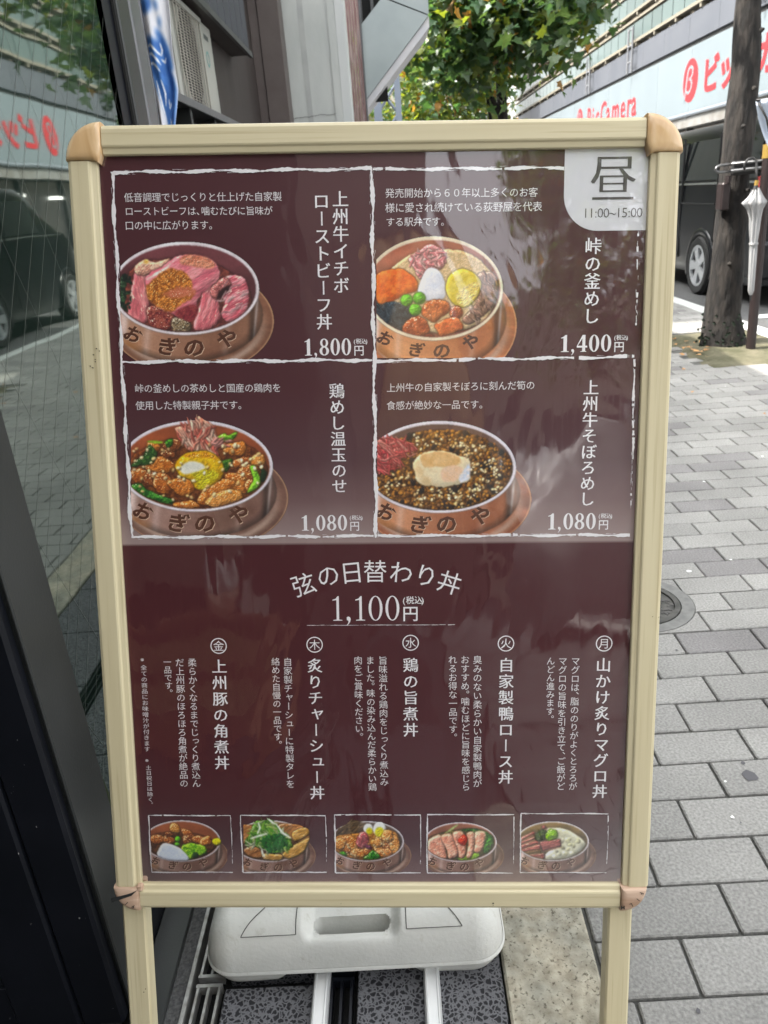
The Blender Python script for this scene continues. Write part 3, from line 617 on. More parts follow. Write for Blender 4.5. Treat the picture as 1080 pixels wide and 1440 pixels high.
    def strands(s, P, n, L, w, cols, ang, dev, bend=.3):
        """many little strips over an area"""
        poly = s.smooth(P); lo = poly.min(0); hi = poly.max(0); k = 0
        sl, m = s.poly(P)
        for _ in range(n * 6):
            if k >= n: break
            x = s.r.uniform(lo[0], hi[0]); y = s.r.uniform(lo[1], hi[1])
            iy = int((y - s.y0) / s.d) - sl[0].start; ix = int((x - s.x0) / s.d) - sl[1].start
            if not (0 <= iy < m.shape[0] and 0 <= ix < m.shape[1]) or m[iy, ix] < .5: continue
            k += 1
            a = ang + s.r.randn() * dev; l = L * s.r.uniform(.6, 1.2) / 2; b = s.r.randn() * bend * l
            dx, dy = math.cos(a), math.sin(a)
            c = np.array(cols[s.r.randint(len(cols))], float) * s.r.uniform(.8, 1.12)
            pts = [(x - dx * l, y - dy * l), (x - dy * b, y + dx * b), (x + dx * l, y + dy * l)]
            s.line([(p[0] + w * .35, p[1] + w * .45) for p in pts], w * 1.15, c * .42)
            s.line(pts, w * s.r.uniform(.7, 1.1), c)
    def bits(s, P, n, r0, r1, cols, asp=1.5, spec=.15, shadow=True):
        poly = s.smooth(P); lo = poly.min(0); hi = poly.max(0); k = 0
        sl, m = s.poly(P)
        for _ in range(n * 6):
            if k >= n: break
            x = s.r.uniform(lo[0], hi[0]); y = s.r.uniform(lo[1], hi[1])
            iy = int((y - s.y0) / s.d) - sl[0].start; ix = int((x - s.x0) / s.d) - sl[1].start
            if not (0 <= iy < m.shape[0] and 0 <= ix < m.shape[1]) or m[iy, ix] < .5: continue
            k += 1
            r = s.r.uniform(r0, r1); a = s.r.uniform(0, math.pi); c = np.array(cols[s.r.randint(len(cols))], float) * s.r.uniform(.82, 1.12)
            E = s.ell(x, y, r * asp, r, a, 9)
            if shadow:
                q, mm = s.poly(E + np.array([r * .4, r * .5]), 0, 1, False)
                if mm.size: s.put(q, mm * .42, np.array([40, 22, 10.]), False)
            q, mm = s.poly(E, 0, 1, False)
            if mm.size < 4: continue
            X, Y = s.X[q], s.Y[q]
            k2 = 1 - .35 * ((X - x) * .7 + (Y - y)) / (r * asp)
            col = c * np.clip(k2, .5, 1.35)[..., None]
            s.put(q, mm, col)

def bowl(s, cx, cy, rx, ry, left, bottom, inner, glaze=0, deep=1.0):
    """lacquered rice pot seen from above: flange, carved side, pale rim, inside wall"""
    s.clip = ((s.X > left) & (s.Y < bottom)).astype(float)
    s.k = rx / 452.
    k = s.k
    X, Y = s.X, s.Y
    u = (X - cx) / rx
    g1 = np.array([(128, 88, 68), (178, 112, 72), (118, 86, 74), (150, 92, 66)][glaze], float)
    g2 = np.array([(186, 142, 116), (222, 160, 112), (168, 134, 122), (206, 148, 112)][glaze], float)
    full = (slice(0, s.h), slice(0, s.w))
    # flange
    sl, m = s.poly(s.ell(cx + .085 * rx, cy + .70 * ry, 1.115 * rx, 1.16 * ry, 0, 60), 0, 1, False)
    n = s.noise(60 * k, X[sl], Y[sl], 3, .3, 3)
    r = np.hypot((X[sl] - cx - .085 * rx) / (1.115 * rx), (Y[sl] - cy - .7 * ry) / (1.16 * ry))
    col = g1 * (.75 + .5 * n)[..., None]
    band = np.exp(-((r - .86) / .055) ** 2) * np.clip((Y[sl] - cy) / ry - .3, 0, 1)
    col = col * (1 - band[..., None] * .75) + np.array([196, 172, 156.]) * band[..., None] * .75
    e = np.exp(-((r - .985) / .012) ** 2); col = col * (1 - .5 * e[..., None]) + np.array([214, 176, 138.]) * .5 * e[..., None]
    s.put(sl, m, col)
    # side of the pot
    sl, m = s.poly(s.ell(cx + .012 * rx, cy + .56 * ry, 1.035 * rx, 1.02 * ry, 0, 60), 0, 1, False)
    uu, yy = u[sl], (Y[sl] - cy) / ry
    n = s.noise(80 * k, X[sl], Y[sl], 3, 0, 2)
    t = np.clip(.55 + .45 * np.cos((uu + .55) * 3.0) + (n - .5) * .5, 0, 1)
    col = g1 * (1 - t[..., None]) + g2 * t[..., None]
    for c0, w0, a0 in ((.985, .02, .8), (-.78, .06, .85), (.62, .05, .25), (-.45, .05, .35)):
        q = np.exp(-((uu + .06 * yy - c0) / w0) ** 2) * a0; col = col * (1 - q[..., None]) + np.array([236, 214, 206.]) * q[..., None]
    q = np.exp(-((uu - .90) / .05) ** 2) * .6; col = col * (1 - q[..., None] * .7)
    low = np.clip((np.hypot((X[sl] - cx - .012 * rx) / (1.035 * rx), (Y[sl] - cy - .56 * ry) / (1.02 * ry)) - .86) * 6, 0, 1)
    col = col * (1 - .5 * low[..., None])
    q = np.clip(-uu - .55, 0, .4) * np.clip(yy - .95, 0, .35) * 9; col = col * (1 - np.clip(q, 0, .8)[..., None]) + np.array([226, 150, 84.]) * np.clip(q, 0, .8)[..., None]
    s.put(sl, m, col)
    # rim
    sl, m = s.poly(s.ell(cx, cy, rx, ry, 0, 70), 0, 1, False)
    r = np.hypot((X[sl] - cx) / rx, (Y[sl] - cy) / ry)
    rim = np.array([(226, 218, 220), (236, 222, 196), (222, 216, 222), (226, 220, 226)][glaze], float) * (.9 + .16 * s.noise(90 * k, X[sl], Y[sl], 2))[..., None]
    rim = rim * (1 - .3 * np.clip((r - .985) * 50, 0, 1))[..., None]
    s.put(sl, m, rim)
    sl, m = s.poly(s.ell(cx, cy + 2 * k, rx * .952, ry * .927, 0, 70), 0, 1, False)
    a = np.array(inner, float); n = s.noise(120 * k, X[sl], Y[sl], 3, 0, 2)
    yy = (Y[sl] - cy) / ry
    col = a * (.55 + .55 * n + .35 * np.clip(-yy, -.3, 1))[..., None]
    s.put(sl, m, col)
    s.inside = s.ell(cx, cy + 2 * k, rx * .945, ry * .915, 0, 60)
    sl, m = s.poly(s.inside, 0, 1, False)
    msk = np.zeros((s.h, s.w)); msk[sl] = m
    s.rimclip = msk; s.base_clip = s.clip
    s.bx = (cx, cy, rx, ry)
def food_clip(s, extra_top=True):
    """food stays inside the near rim but may stand above the far one"""
    cx, cy, rx, ry = s.bx
    s.clip = s.base_clip * np.maximum(s.rimclip, ((s.Y < cy) & (np.abs(s.X - cx) < rx * .94)) * 1.0 if extra_top else 0)

def finish(s):
    '''photographic pass: local contrast, richer colour, fine grain'''
    L_ = s.c.mean(2); lo = s.blur(L_, 14 / s.d); k = 1 + np.clip((L_ - lo) / 255. * .30, -.2, .2)
    g = s.c * k[..., None]; m = g.mean(2, keepdims=True); g = m + (g - m) * 1.10
    f = 1 + .10 * (s.noise(9, oct=2) - .5) + .02 * (s.r.rand(s.h, s.w) - .5); s.c = np.clip(g * f[..., None] * 1.04, 0, 255)
    return s
def pic_banner():
    s = Paint(0, 0, 100, 300, 90, 5); full = (slice(0, s.h), slice(0, s.w)); s.put(full, np.ones((s.h, s.w)), np.ones((s.h, s.w, 3)) * np.array([240, 240, 246.]))
    b = (58, 108, 182)
    M = lambda P: [(x, (y - 78) * .9 + 30 if y < 128 else (y - 140) * .92 + 93 if y < 236 else 181 + (y - 236) * 1.75) for x, y in P]
    for P in ([(12, 92), (30, 78), (50, 84), (46, 104), (28, 112), (14, 104)], [(56, 84), (64, 90), (62, 108), (56, 100)], [(48, 30), (54, 34), (52, 50), (47, 44)], [(62, 120), (68, 124), (66, 136), (61, 130)],
              [(6, 160), (30, 150), (52, 160), (50, 140), (62, 140), (84, 176), (92, 214), (86, 226), (50, 234), (20, 240), (8, 220)], [(16, 236), (84, 228), (96, 300), (60, 300), (40, 280), (22, 260)]):
        s.blob(M(P), b, (72, 126, 200), tex=20, rough=1, lit=0, dark=1, halo=0)
    for P in ([(12, 172), (30, 168), (48, 186), (56, 192)], [(12, 188), (28, 186), (44, 202), (50, 212)], [(12, 208), (26, 206), (36, 214), (44, 226)], [(58, 165), (62, 180), (56, 192)], [(54, 200), (64, 206), (72, 196)], [(22, 240), (24, 256), (30, 270), (44, 290)], [(40, 240), (46, 256), (44, 270)], [(56, 262), (60, 272), (68, 266)], [(64, 284), (70, 292), (78, 286)]):
        s.line(M(P), 6, (236, 238, 246))
    s.blob([(0, 0), (8, 0), (6, 16), (0, 20)], (206, 60, 60), rough=0, lit=0, dark=1, halo=0)
    return s
def cloth_from(pic, name, f, m, par):
    h, w = pic.h, pic.w; vs = [f(i / (w - 1), j / (h - 1)) for j in range(h) for i in range(w)]; fs = [(j * w + i, j * w + i + 1, (j + 1) * w + i + 1, (j + 1) * w + i) for j in range(h - 1) for i in range(w - 1)]
    me = bpy.data.meshes.new(name); me.from_pydata(vs, [], fs); me.materials.append(m); c = np.ones((h * w, 4), np.float32); x = np.clip(pic.c.reshape(-1, 3), 0, 255) / 255; c[:, :3] = np.where(x <= .04045, x / 12.92, ((x + .055) / 1.055) ** 2.4)
    a = me.color_attributes.new('ink', 'FLOAT_COLOR', 'POINT'); a.data.foreach_set('color', c.ravel()); me.shade_smooth(); o = bpy.data.objects.new(name, me); COL.objects.link(o); o.parent = par; return o
ink = bpy.data.materials.new('printed ink'); ink.use_nodes = True; N, L, P = nodes(ink); at = N.new('ShaderNodeAttribute'); at.attribute_name = 'ink'; L.new(at.outputs['Color'], P.inputs['Base Color']); P.inputs['Roughness'].default_value = .7
bn = empty('hanging_banner', (-.62, 2.5, 1.9), 'white cloth banner with blue wave print bunched beside the door frame', 'banner')
def bshape(u, v):
    z = -.05 - .385 * v + (.5 * (.06 - v) / .06 if v < .06 else 0); a = -.050 + .026 * v; b = .056 - .02 * v - .022 * max(0, v - .7) / .3
    return (a + (b - a) * u + .002 * math.sin(v * 11), .007 * math.sin(u * 9 + v * 3) + .003 * math.sin(u * 17 - v * 5), z)
bo = cloth_from(pic_banner(), 'cloth', bshape, ink, bn); md = bo.modifiers.new('thick', 'SOLIDIFY'); md.thickness = .0008
m = MB(); m.tube([(-.03, .0, -1.8), (-.03, .0, .9)], .007, 8); m.build('pole', silver, bn, True)

# ================================================================== THE STORE ACROSS THE ROAD
BXF = 13.0
st = empty('electronics_store', (BXF, 40, 0), 'long white and grey electronics store with red lettered sign band across the road', 'building')
Ya, Yb = 15.0, 82.0
def sbx(name, m, *a, c=0, par=None): return local(MB().box(*a, c), st).build(name, m, st if par is None else par)
sbx('wall', recessm, BXF + .3, Ya, 0, BXF + 14, Yb, 26)  # main wall in one even brown tone
sbx('sidewalk_slab', conc2, 11.6, -40, -.05, BXF + .3, Yb + 20, .08)
sbx('shopfront', shopdark, BXF + .25, Ya, .08, BXF + .35, Yb, 2.95)
for k in range(16): sbx('shopfront_post', greyal, BXF + .1, Ya + .5 + k * 4.2, .08, BXF + .3, Ya + .7 + k * 4.2, 2.95)
lamp = bpy.data.materials.new('lit shop window'); lamp.use_nodes = True; N, L, P = nodes(lamp); P.inputs['Base Color'].default_value = (.6, .6, .6, 1); P.inputs['Emission Color'].default_value = (1, .96, .9, 1); P.inputs['Emission Strength'].default_value = .45
for k, (y, l) in enumerate(((24, 2.6), (29.5, 3.4), (35, 1.8), (41, 3.5), (50, 3))): sbx('shop_light', lamp, BXF + .2, y, 2.2 + .12 * (k % 2), BXF + .25, y + l, 2.32 + .12 * (k % 2))
sbx('soffit_band', soffit, BXF - .25, Ya, 2.95, BXF + .3, Yb, 3.32)
m = MB(); m.tube([(BXF - .3, Ya, 3.42), (BXF - .3, Yb, 3.42)], .085, 8); local(m, st).build('lamp_rail', pipem, st)
for k in range(14): sbx('rail_bracket', pipem, BXF - .3, Ya + 1.4 + k * 4.8, 3.3, BXF + .05, Ya + 1.6 + k * 4.8, 3.52)
NP = 16; PW = (Yb - Ya) / NP
for k in range(NP): sbx('sign_panel', signwhite, BXF - .1, Ya + k * PW + .01, 3.53, BXF + .05, Ya + (k + 1) * PW - .01, 5.93, c=.01)
sbx('band_gap', dark, BXF - .02, Ya, 5.90, BXF + .1, Yb, 6.12)
for k in range(22): y = Ya + k * 3.05; sbx('grey_band_panel', bandm, BXF - .12, y + .012, 6.10, BXF + .1, y + 3.038, 7.12, c=.006)
gp = MB().box(0, -.66, 0, .04, .66, .74).mesh('glass_panel', glasst); cnt = 0
rest = MB()
for lev in range(8):
    z = 7.45 + lev * 1.30
    sbx('cream_rail', creamm, BXF - .22, Ya, z - .14, BXF + .1, Yb, z - .02); sbx('cream_rail', creamm, BXF - .12, Ya, z + .86, BXF + .1, Yb, z + .97)
    for k in range(48):
        y = Ya + .7 + k * 1.395
        if cnt < 290 and lev < 6: inst(gp, 'glass_panel', st, (-.06, y - 40, z + .03)); cnt += 1
        else: rest.box(BXF - .06, y - .66, z + .03, BXF - .02, y + .66, z + .77)
    pm = MB()
    for k in range(24): y = Ya + .5 + k * 2.79; pm.box(BXF - .2, y, z - .30, BXF + .1, y + .16, z - .14)
    local(pm, st).build('spandrel_blocks', creamm, st)['kind'] = 'stuff'
local(rest, st).build('glass_panel_rows', glasst, st)['kind'] = 'stuff'
for y in (43.5, 52, 29.5):
    m = MB(); m.tube([(BXF - .35, y, 6.0), (BXF - .35, y, 8.0)], .05, 6); m.tube([(BXF - .35, y + .7, 6.0), (BXF - .35, y + .7, 8.0)], .05, 6)
    for z in (6.5, 7.2, 7.9): m.tube([(BXF - .35, y, z), (BXF - .35, y + .7, z)], .04, 6)
    local(m, st).build('ladder_frame', silver, st)
def store_plane(y0, z0):      # letters face the street: reading direction runs towards -y
    return lambda a, b: (BXF - .118 - 13, y0 - a - 40, z0 + b)
def store_text(s, y0, z0, size, adv, wide=1.0, off=.011):
    f = store_plane(y0, z0); x = 0
    for ch in s:
        mb = MB(); put_glyph(mb, (ch, off), x, 0, size, f, wide=wide); mb2 = MB()
        mb.build('letter', signred, st)
        x += (adv[ch] if isinstance(adv, dict) else adv) * size
def logo(y, z, r):
    mb = MB(); n = 40; mb.add([store_plane(y, z)(r * 1.02 * math.cos(k * 2 * math.pi / n), r * math.sin(k * 2 * math.pi / n)) for k in range(n)], [tuple(range(n))]); mb.v = [(a + .006, b, c) for a, b, c in mb.v]
    lo = mb.build('round_emblem', signred, st); w_ = MB(); put_glyph(w_, ('β', 0), .30 * r, .05, r * 1.75, store_plane(y, z), slant=.22, wide=1.15); w_.build('emblem_letter', signwhite, lo)
logo(35.9, 4.70, .80)
store_text(SIGN_CHARS, 33.75, 4.66, 1.36, 1.16, wide=1.22, off=.035)
adv_l = {'B': .66, 'i': .40, 'c': .56, 'C': .66, 'a': .60, 'm': .86, 'e': .60, 'r': .42}
logo(55.3, 4.78, .72); store_text('BicCamera', 52.4, 4.76, 1.75, {k: v * 1.12 for k, v in adv_l.items()}, wide=1.1)
# ================================================================== TREES
def leaf_shape(k):
    return [[(0, 0), (.12, .10), (.42, .06), (.30, .26), (.46, .48), (.20, .52), (0, 1.0), (-.20, .52), (-.46, .48), (-.30, .26), (-.42, .06), (-.12, .10)],
            [(0, 0), (.22, .12), (.34, .40), (.26, .72), (0, 1.0), (-.26, .72), (-.34, .40), (-.22, .12)]][k]
def crown(name, clusters, size, n_total, par, origin, warm=.12, kind=0):
    """clusters: (cx, cy, cz, rx, ry, rz); leaves gather on small twigs so light and dark clumps form"""
    vs = []; fs = []; cols = []
    vol = [c[3] * c[4] * c[5] for c in clusters]; tot = sum(v ** .75 for v in vol)
    rnd = random.Random(len(clusters) * 31 + n_total)
    for c, v in zip(clusters, vol):
        n = int(n_total * v ** .75 / tot); tw = max(4, n // 16)
        for t in range(tw):
            while True:
                p = Vector((rnd.uniform(-1, 1), rnd.uniform(-1, 1), rnd.uniform(-1, 1)))
                if p.length <= 1 and rnd.random() < .35 + .65 * p.length: break
            base = Vector((c[0] + p.x * c[3], c[1] + p.y * c[4], c[2] + p.z * c[5])); hue = rnd.random()
            for q in range(n // tw):
                b = base + Vector((rnd.gauss(0, 1), rnd.gauss(0, 1), rnd.gauss(0, .7))) * size * 1.25
                s = size * rnd.uniform(.65, 1.15); z = Vector((rnd.uniform(-1, 1), rnd.uniform(-1, 1), rnd.uniform(-.9, .35))).normalized()
                nrm = Vector((rnd.gauss(0, .55), rnd.gauss(0, .55), 1)).normalized(); x = z.cross(nrm).normalized(); nn_ = x.cross(z)
                i0 = len(vs); shp = leaf_shape(kind)
                for a, d in shp: pt = b + x * (a * s) + z * (d * s) + nn_ * (s * (.28 * abs(a) - .22 * d * d)); vs.append(pt[:])
                fs.append(tuple(range(i0, i0 + len(shp))))
                r = rnd.random()
                if r < warm * .22: col = (.20, .11, .035)
                elif r < warm * 1.6: col = (.10, .13, .022)
                else: g_ = rnd.uniform(.7, 1.3); col = (.034 * g_ * (1 + hue * .6), .088 * g_, .040 * g_)
                cols += [(*col, 1)] * len(shp)
    mb = MB(); mb.v = [(a - origin[0], b - origin[1], c - origin[2]) for a, b, c in vs]; mb.f = fs; mb.mi = [0] * len(fs)
    me = bpy.data.meshes.new(name); me.from_pydata(mb.v, [], mb.f); me.materials.append(leafm)
    at_ = me.color_attributes.new('tint', 'FLOAT_COLOR', 'POINT'); at_.data.foreach_set('color', np.array(cols, np.float32).ravel())
    o = bpy.data.objects.new('crown', me); COL.objects.link(o); o.parent = par; return o
def tree(loc, label, trunk, limbs, clusters, size, n, warm=.12, kind=0):
    t = empty('street_tree', loc, label, 'tree', 'street trees along the kerb')
    tm = MB(); rnd = random.Random(n); P = [p[:3] for p in trunk]; R = [p[3] for p in trunk]; nn = 14
    # resample the trunk finely and make it knobbly
    Q = []; RR = []
    for i in range(len(P) - 1):
        for k in range(8):
            t_ = k / 8; Q.append(tuple(P[i][j] * (1 - t_) + P[i + 1][j] * t_ for j in range(3))); RR.append(R[i] * (1 - t_) + R[i + 1] * t_)
    Q.append(P[-1]); RR.append(R[-1]); tm.tube(Q, RR, nn)
    tm.v = [(v[0] + (.16 * (mnoise.noise(Vector((v[0] * 9, v[1] * 9, v[2] * 3)))) * (v[0] - Q[min(i // nn, len(Q) - 1)][0]) * 1.5), v[1], v[2]) for i, v in enumerate(tm.v)]
    local(tm, t).build('trunk', bark, t, True)
    for lb in limbs:
        lm2 = MB(); lm2.tube([q[:3] for q in lb], [q[3] for q in lb], 8); local(lm2, t).build('limb', bark, t, True)
    crown('crown', clusters, size, n, t, loc, warm, kind); return t
# the near tree: trunk right of the board, its crown above the picture
nt_ = tree((2.45, 5.8, 0), 'near street tree with a knobbly dark trunk, stake and hanging umbrella', [(2.47, 5.8, -.05, .20), (2.46, 5.8, .04, .165), (2.44, 5.8, .25, .12), (2.44, 5.8, .9, .104), (2.44, 5.8, 1.4, .10), (2.448, 5.82, 1.9, .086), (2.44, 5.85, 2.4, .08), (2.38, 5.9, 3.2, .07)],
     [[(2.44, 5.85, 2.4, .06), (2.0, 6.1, 3.2, .04), (1.6, 6.6, 3.6, .02)], [(2.4, 5.9, 3.1, .06), (2.9, 5.4, 3.9, .035), (3.2, 5.0, 4.4, .02)], [(2.4, 5.9, 3.1, .05), (2.1, 5.2, 4.0, .03)]],
     [(2.4, 5.8, 4.6, 1.7, 1.7, 1.0), (1.75, 6.9, 3.45, .9, .9, .5), (3.2, 5.0, 4.6, 1.0, 1.1, .8), (1.5, 7.6, 3.0, .45, .5, .32), (1.62, 7.9, 2.66, .25, .3, .22)], .16, 2600, .10)
# knots on the trunk
for z, a in ((1.5, -.02), (1.72, .03), (1.1, .05), (.62, -.03), (2.05, .04)):
    kn = MB(); kn.tube([(2.44 + a - 2.45, -.13, z), (2.44 + a - 2.45, -.095, z)], [.008, .016], 8); kn.build('knot', bark, nt_, True)
iv = MB(); rr = random.Random(3)
for k in range(60):
    a = rr.uniform(2.6, 5.6); z = rr.uniform(.03, .28) * rr.random() ** .5; r = .17 - z * .2 + rr.uniform(0, .03); x, y = r * math.cos(a), r * math.sin(a); s_ = .013
    iv.add([(x - s_, y, z), (x, y - .01, z - s_), (x + s_, y, z), (x, y - .012, z + s_)], [(0, 1, 2, 3)])
tag(iv.build('basal_shoots', mat('dark ivy', (.010, .022, .010), .8), nt_), kind='stuff')
tree((2.15, 14.6, 0), 'middle street tree with a forked trunk and a broad dark green crown', [(2.15, 14.6, -.05, .14), (2.13, 14.6, .6, .10), (2.12, 14.6, 1.6, .09), (2.08, 14.6, 2.5, .085), (2.02, 14.6, 3.2, .07), (1.98, 14.6, 4.4, .05)],
     [[(2.09, 14.6, 2.3, .05), (1.86, 14.5, 2.7, .042), (1.72, 14.4, 3.4, .03), (1.5, 14.3, 4.0, .02)], [(2.04, 14.6, 2.9, .05), (2.25, 14.6, 3.4, .04), (2.5, 14.7, 4.2, .02)], [(2.12, 14.5, 1.9, .035), (1.85, 14.3, 2.25, .03), (1.76, 14.2, 2.8, .02)], [(2.0, 14.6, 3.3, .05), (1.7, 14.5, 4.0, .03)]],
     [(2.0, 14.0, 4.5, 1.7, 1.6, 1.15), (1.25, 13.6, 3.6, .85, .9, .55), (2.75, 13.6, 3.75, .65, .9, .55), (1.9, 13.2, 3.55, .8, .8, .42), (2.85, 13.3, 3.15, .25, .3, .3), (1.05, 13.7, 3.0, .4, .6, .35), (2.45, 13.9, 3.1, .4, .4, .25), (1.5, 13.9, 2.95, .4, .5, .3)], .215, 5000, .12)
tree((2.2, 24, 0), 'farther street tree, leaves tinted yellow as if sunlit, behind the middle one', [(2.2, 24, -.05, .14), (2.2, 24, 1.5, .10), (2.1, 24, 4, .06)], [[(2.15, 24, 2.4, .05), (1.4, 23.6, 3.6, .02)]],
     [(1.7, 23, 4.2, 2.0, 1.8, 1.9), (.9, 22.4, 3.2, .9, 1.0, .9), (2.6, 22.6, 3.4, .8, .8, .8), (1.4, 22, 2.6, .8, .8, .7)], .22, 3600, .34)  # many leaves coloured yellow to stand in for sun shining through them
tree((1.2, 33, 0), 'farthest pale green street tree at the end of the pavement', [(1.2, 33, -.05, .14), (1.2, 33, 1.5, .10), (1.1, 33, 4, .06)], [],
     [(1.4, 32, 4.6, 3.2, 2.2, 3.2), (0.4, 31, 2.6, 1.4, 1.2, 1.3), (3.0, 31, 3.0, 1.2, 1.0, 1.2)], .32, 3000, .25)
# stake frame, umbrella
pipe = mat('dark brown steel tube', (.028, .020, .020), .4, .3); gold = mat('brass coloured cap', (.45, .30, .08), .35, .6)
sk = empty('tree_stake', (2.56, 5.7, 0), 'dark brown steel stake posts with brass cap and cross rail beside the near tree', 'tree stake')
m = MB(); m.tube([(2.56, 5.55, .0), (2.56, 5.6, 1.32)], .033, 12); local(m, sk).build('post', pipe, sk, 40); m = MB(); m.tube([(2.56, 5.6, 1.29), (2.56, 5.602, 1.375)], .036, 12); local(m, sk).build('cap', gold, sk, 40)
m = MB(); m.tube([(2.33, 5.62, 1.272), (2.26, 5.62, 1.27), (2.235, 5.62, 1.262), (2.226, 5.62, 1.248), (2.235, 5.62, 1.234), (2.26, 5.62, 1.226), (2.33, 5.62, 1.228)], .0085, 8); m.tube([(2.33, 5.62, 1.272), (3.05, 5.64, 1.29)], .0085, 8); m.tube([(2.33, 5.62, 1.228), (3.05, 5.64, 1.25)], .012, 8); local(m, sk).build('cross_rail', mat('dull stainless tube', (.16, .16, .16), .35, .8), sk, True)
m = MB(); m.box(2.35, 5.64, 1.20, 3.1, 5.68, 1.29, .01); local(m, sk).build('wood_block', blackp, sk)
m = MB(); m.tube([(2.95, 5.55, .0), (2.95, 5.6, 1.32)], .033, 12); local(m, sk).build('post', pipe, sk, 40)
wc = MB(); wc.box(2.30, 5.66, .98, 2.36, 5.76, 1.16, .01); wc.box(2.33, 5.64, 1.16, 2.35, 5.70, 1.2, .0); local(wc, sk).build('clamp', pipe, sk)
um = empty('umbrella', (2.445, 5.5, 1.28), 'closed white plastic umbrella hanging by its black handle from the stake rail', 'umbrella')
umt = mat('milky white umbrella film', (.26, .265, .27), .35, col2=(.36, .36, .365), scale=25, stretch=(1, 1, .2))
m = MB(); m.tube([(-.05, .06, -.05), (-.05, .06, -.01), (-.03, .06, .015), (0, .06, .02), (.02, .05, 0), (.018, .03, -.06), (.015, .0, -.12)], .008, 8); m.build('handle', blackp, um, True)
m = MB(); m.tube([(.015, 0, -.12), (.012, 0, -.15)], .013, 10); m.build('collar', gold, um, 40); m = MB(); m.tube([(.012, 0, -.15), (.01, 0, -.18)], [.012, .018], 10); m.build('runner', blackp, um, 40)
prof = [(.165, .018), (.19, .030), (.22, .046), (.255, .074), (.27, .066), (.30, .050), (.35, .041), (.43, .036), (.52, .026), (.56, .028), (.66, .025), (.76, .023), (.83, .021), (.86, .010)]
v = []; f = []; n = 48
for i, (d, r) in enumerate(prof):
    for k in range(n):
        a = k * 2 * math.pi / n; fold = .62 + .38 * abs(math.sin(a * 4 + d * 3)); asym = 1 + (.35 * (math.cos(a) < 0) * max(0, 1 - abs(d - .255) * 12))
        v.append((.01 + .05 * d + r * fold * asym * math.cos(a), r * fold * .8 * math.sin(a), -d))
for i in range(len(prof) - 1):
    for k in range(n): f.append((i * n + k, i * n + (k + 1) % n, (i + 1) * n + (k + 1) % n, (i + 1) * n + k))
m = MB(); m.add(v, f); m.build('canopy', umt, um, True); m = MB(); ring(m, .020, .0295, -.525, -.512, 24); o = m.build('strap', umt, um); o.location = (.036, 0, 0)
for k in range(8):
    a = k * math.pi / 4 + .4; m = MB(); m.tube([(.012 + .024 * math.cos(a), .022 * math.sin(a), -.175), (.022 + .058 * math.cos(a), .046 * math.sin(a), -.25), (.028 + .034 * math.cos(a), .028 * math.sin(a), -.36)], .0016, 5); m.build('rib', steel, um)
m = MB(); m.tube([(.053, 0, -.86), (.055, 0, -.90)], [.008, .004], 8); m.build('tip', blackp, um)
# white and blue flag at the right edge
fg = empty('street_flag', (2.95, 5.0, 0), 'pale blue white cloth flag on a thin pole at the right picture edge', 'flag')
flm = mat('pale blue flag cloth', (.45, .53, .66), .8, col2=(.62, .67, .74), scale=4)
n = 14; v = []; f = []
for j in range(n + 1):
    for i in range(n + 1):
        u, t = i / n, j / n; z = 1.22 + .375 * t + .02 * math.sin(u * 6); xl = 2.185 + .375 * (1 - t) * .42 + .03 * (1 - t) ** 2
        v.append((xl + (2.95 - xl) * u - 2.95, .05 * math.sin(u * 7 + t * 3), z))
for j in range(n):
    for i in range(n): f.append((j * (n + 1) + i, j * (n + 1) + i + 1, (j + 1) * (n + 1) + i + 1, (j + 1) * (n + 1) + i))
m = MB(); m.add(v, f); o = m.build('cloth', flm, fg, True); md = o.modifiers.new('thick', 'SOLIDIFY'); md.thickness = .002
m = MB(); m.tube([(0, 0, 0), (0, 0, 1.72)], .012, 8); m.build('pole', blackp, fg, True)
m = MB(); m.tube([(-.755, -.012, 1.585), (-.70, -.012, 1.50), (-.66, -.012, 1.38), (-.60, -.012, 1.24)], .006, 6); m.build('hem_cord', blackp, fg, True)
m = MB(); m.tube([(-.765, 0, 1.60), (0, 0, 1.60)], .007, 6); m.build('top_rod', blackp, fg, True)
# ================================================================== VAN
vn = empty('parked_van', (3.4, 8.7, -.02), 'black van parked along the kerb behind the near tree', 'van')
def section(y):
    """outline of the body across the street, from sill to roof to far sill"""
    r = max(0, (y - 10.4)); rear = max(0, 7.75 - y)
    top = 1.71 - (.05 * rear / .3) - .0; lean = .10
    if y > 10.6: top = max(.95, 1.71 - (y - 10.6) * .8)
    belt = min(1.12, top - .02)
    return [(0.02, .19), (0, .30), (-.012, .62), (.0, .95), (.015, belt), (.06, (belt + top) / 2), (.10, top - .12), (.18, top - .03), (.4, top), (.85, top + .015), (1.3, top), (1.52, top - .03), (1.6, top - .12), (1.64, (belt + top) / 2), (1.685, belt), (1.70, .95), (1.712, .62), (1.70, .30), (1.68, .19)]
ys = [7.42, 7.46, 7.55, 7.75, 8.0, 8.3, 8.6, 9.0, 9.5, 10, 10.4, 10.7, 11, 11.3, 11.6, 11.75]; v = []; f = []
for i, y in enumerate(ys):
    s_ = section(y); k = (.94, .985, 1, 1)[i] if i < 4 else (1 if i < len(ys) - 2 else (.96, .88)[i - len(ys) + 2])
    for (x, z) in s_: v.append((.85 + (x - .85) * k, y - 8.7, .02 + (z - .7) * (k * .5 + .5) + .7))
ns = len(section(8))
for i in range(len(ys) - 1):
    for k in range(ns - 1): f.append((i * ns + k, i * ns + k + 1, (i + 1) * ns + k + 1, (i + 1) * ns + k))
f += [tuple(range(ns)), tuple((len(ys) - 1) * ns + k for k in range(ns))]; f += [(i * ns, (i + 1) * ns, (i + 1) * ns + ns - 1, i * ns + ns - 1) for i in range(len(ys) - 1)]
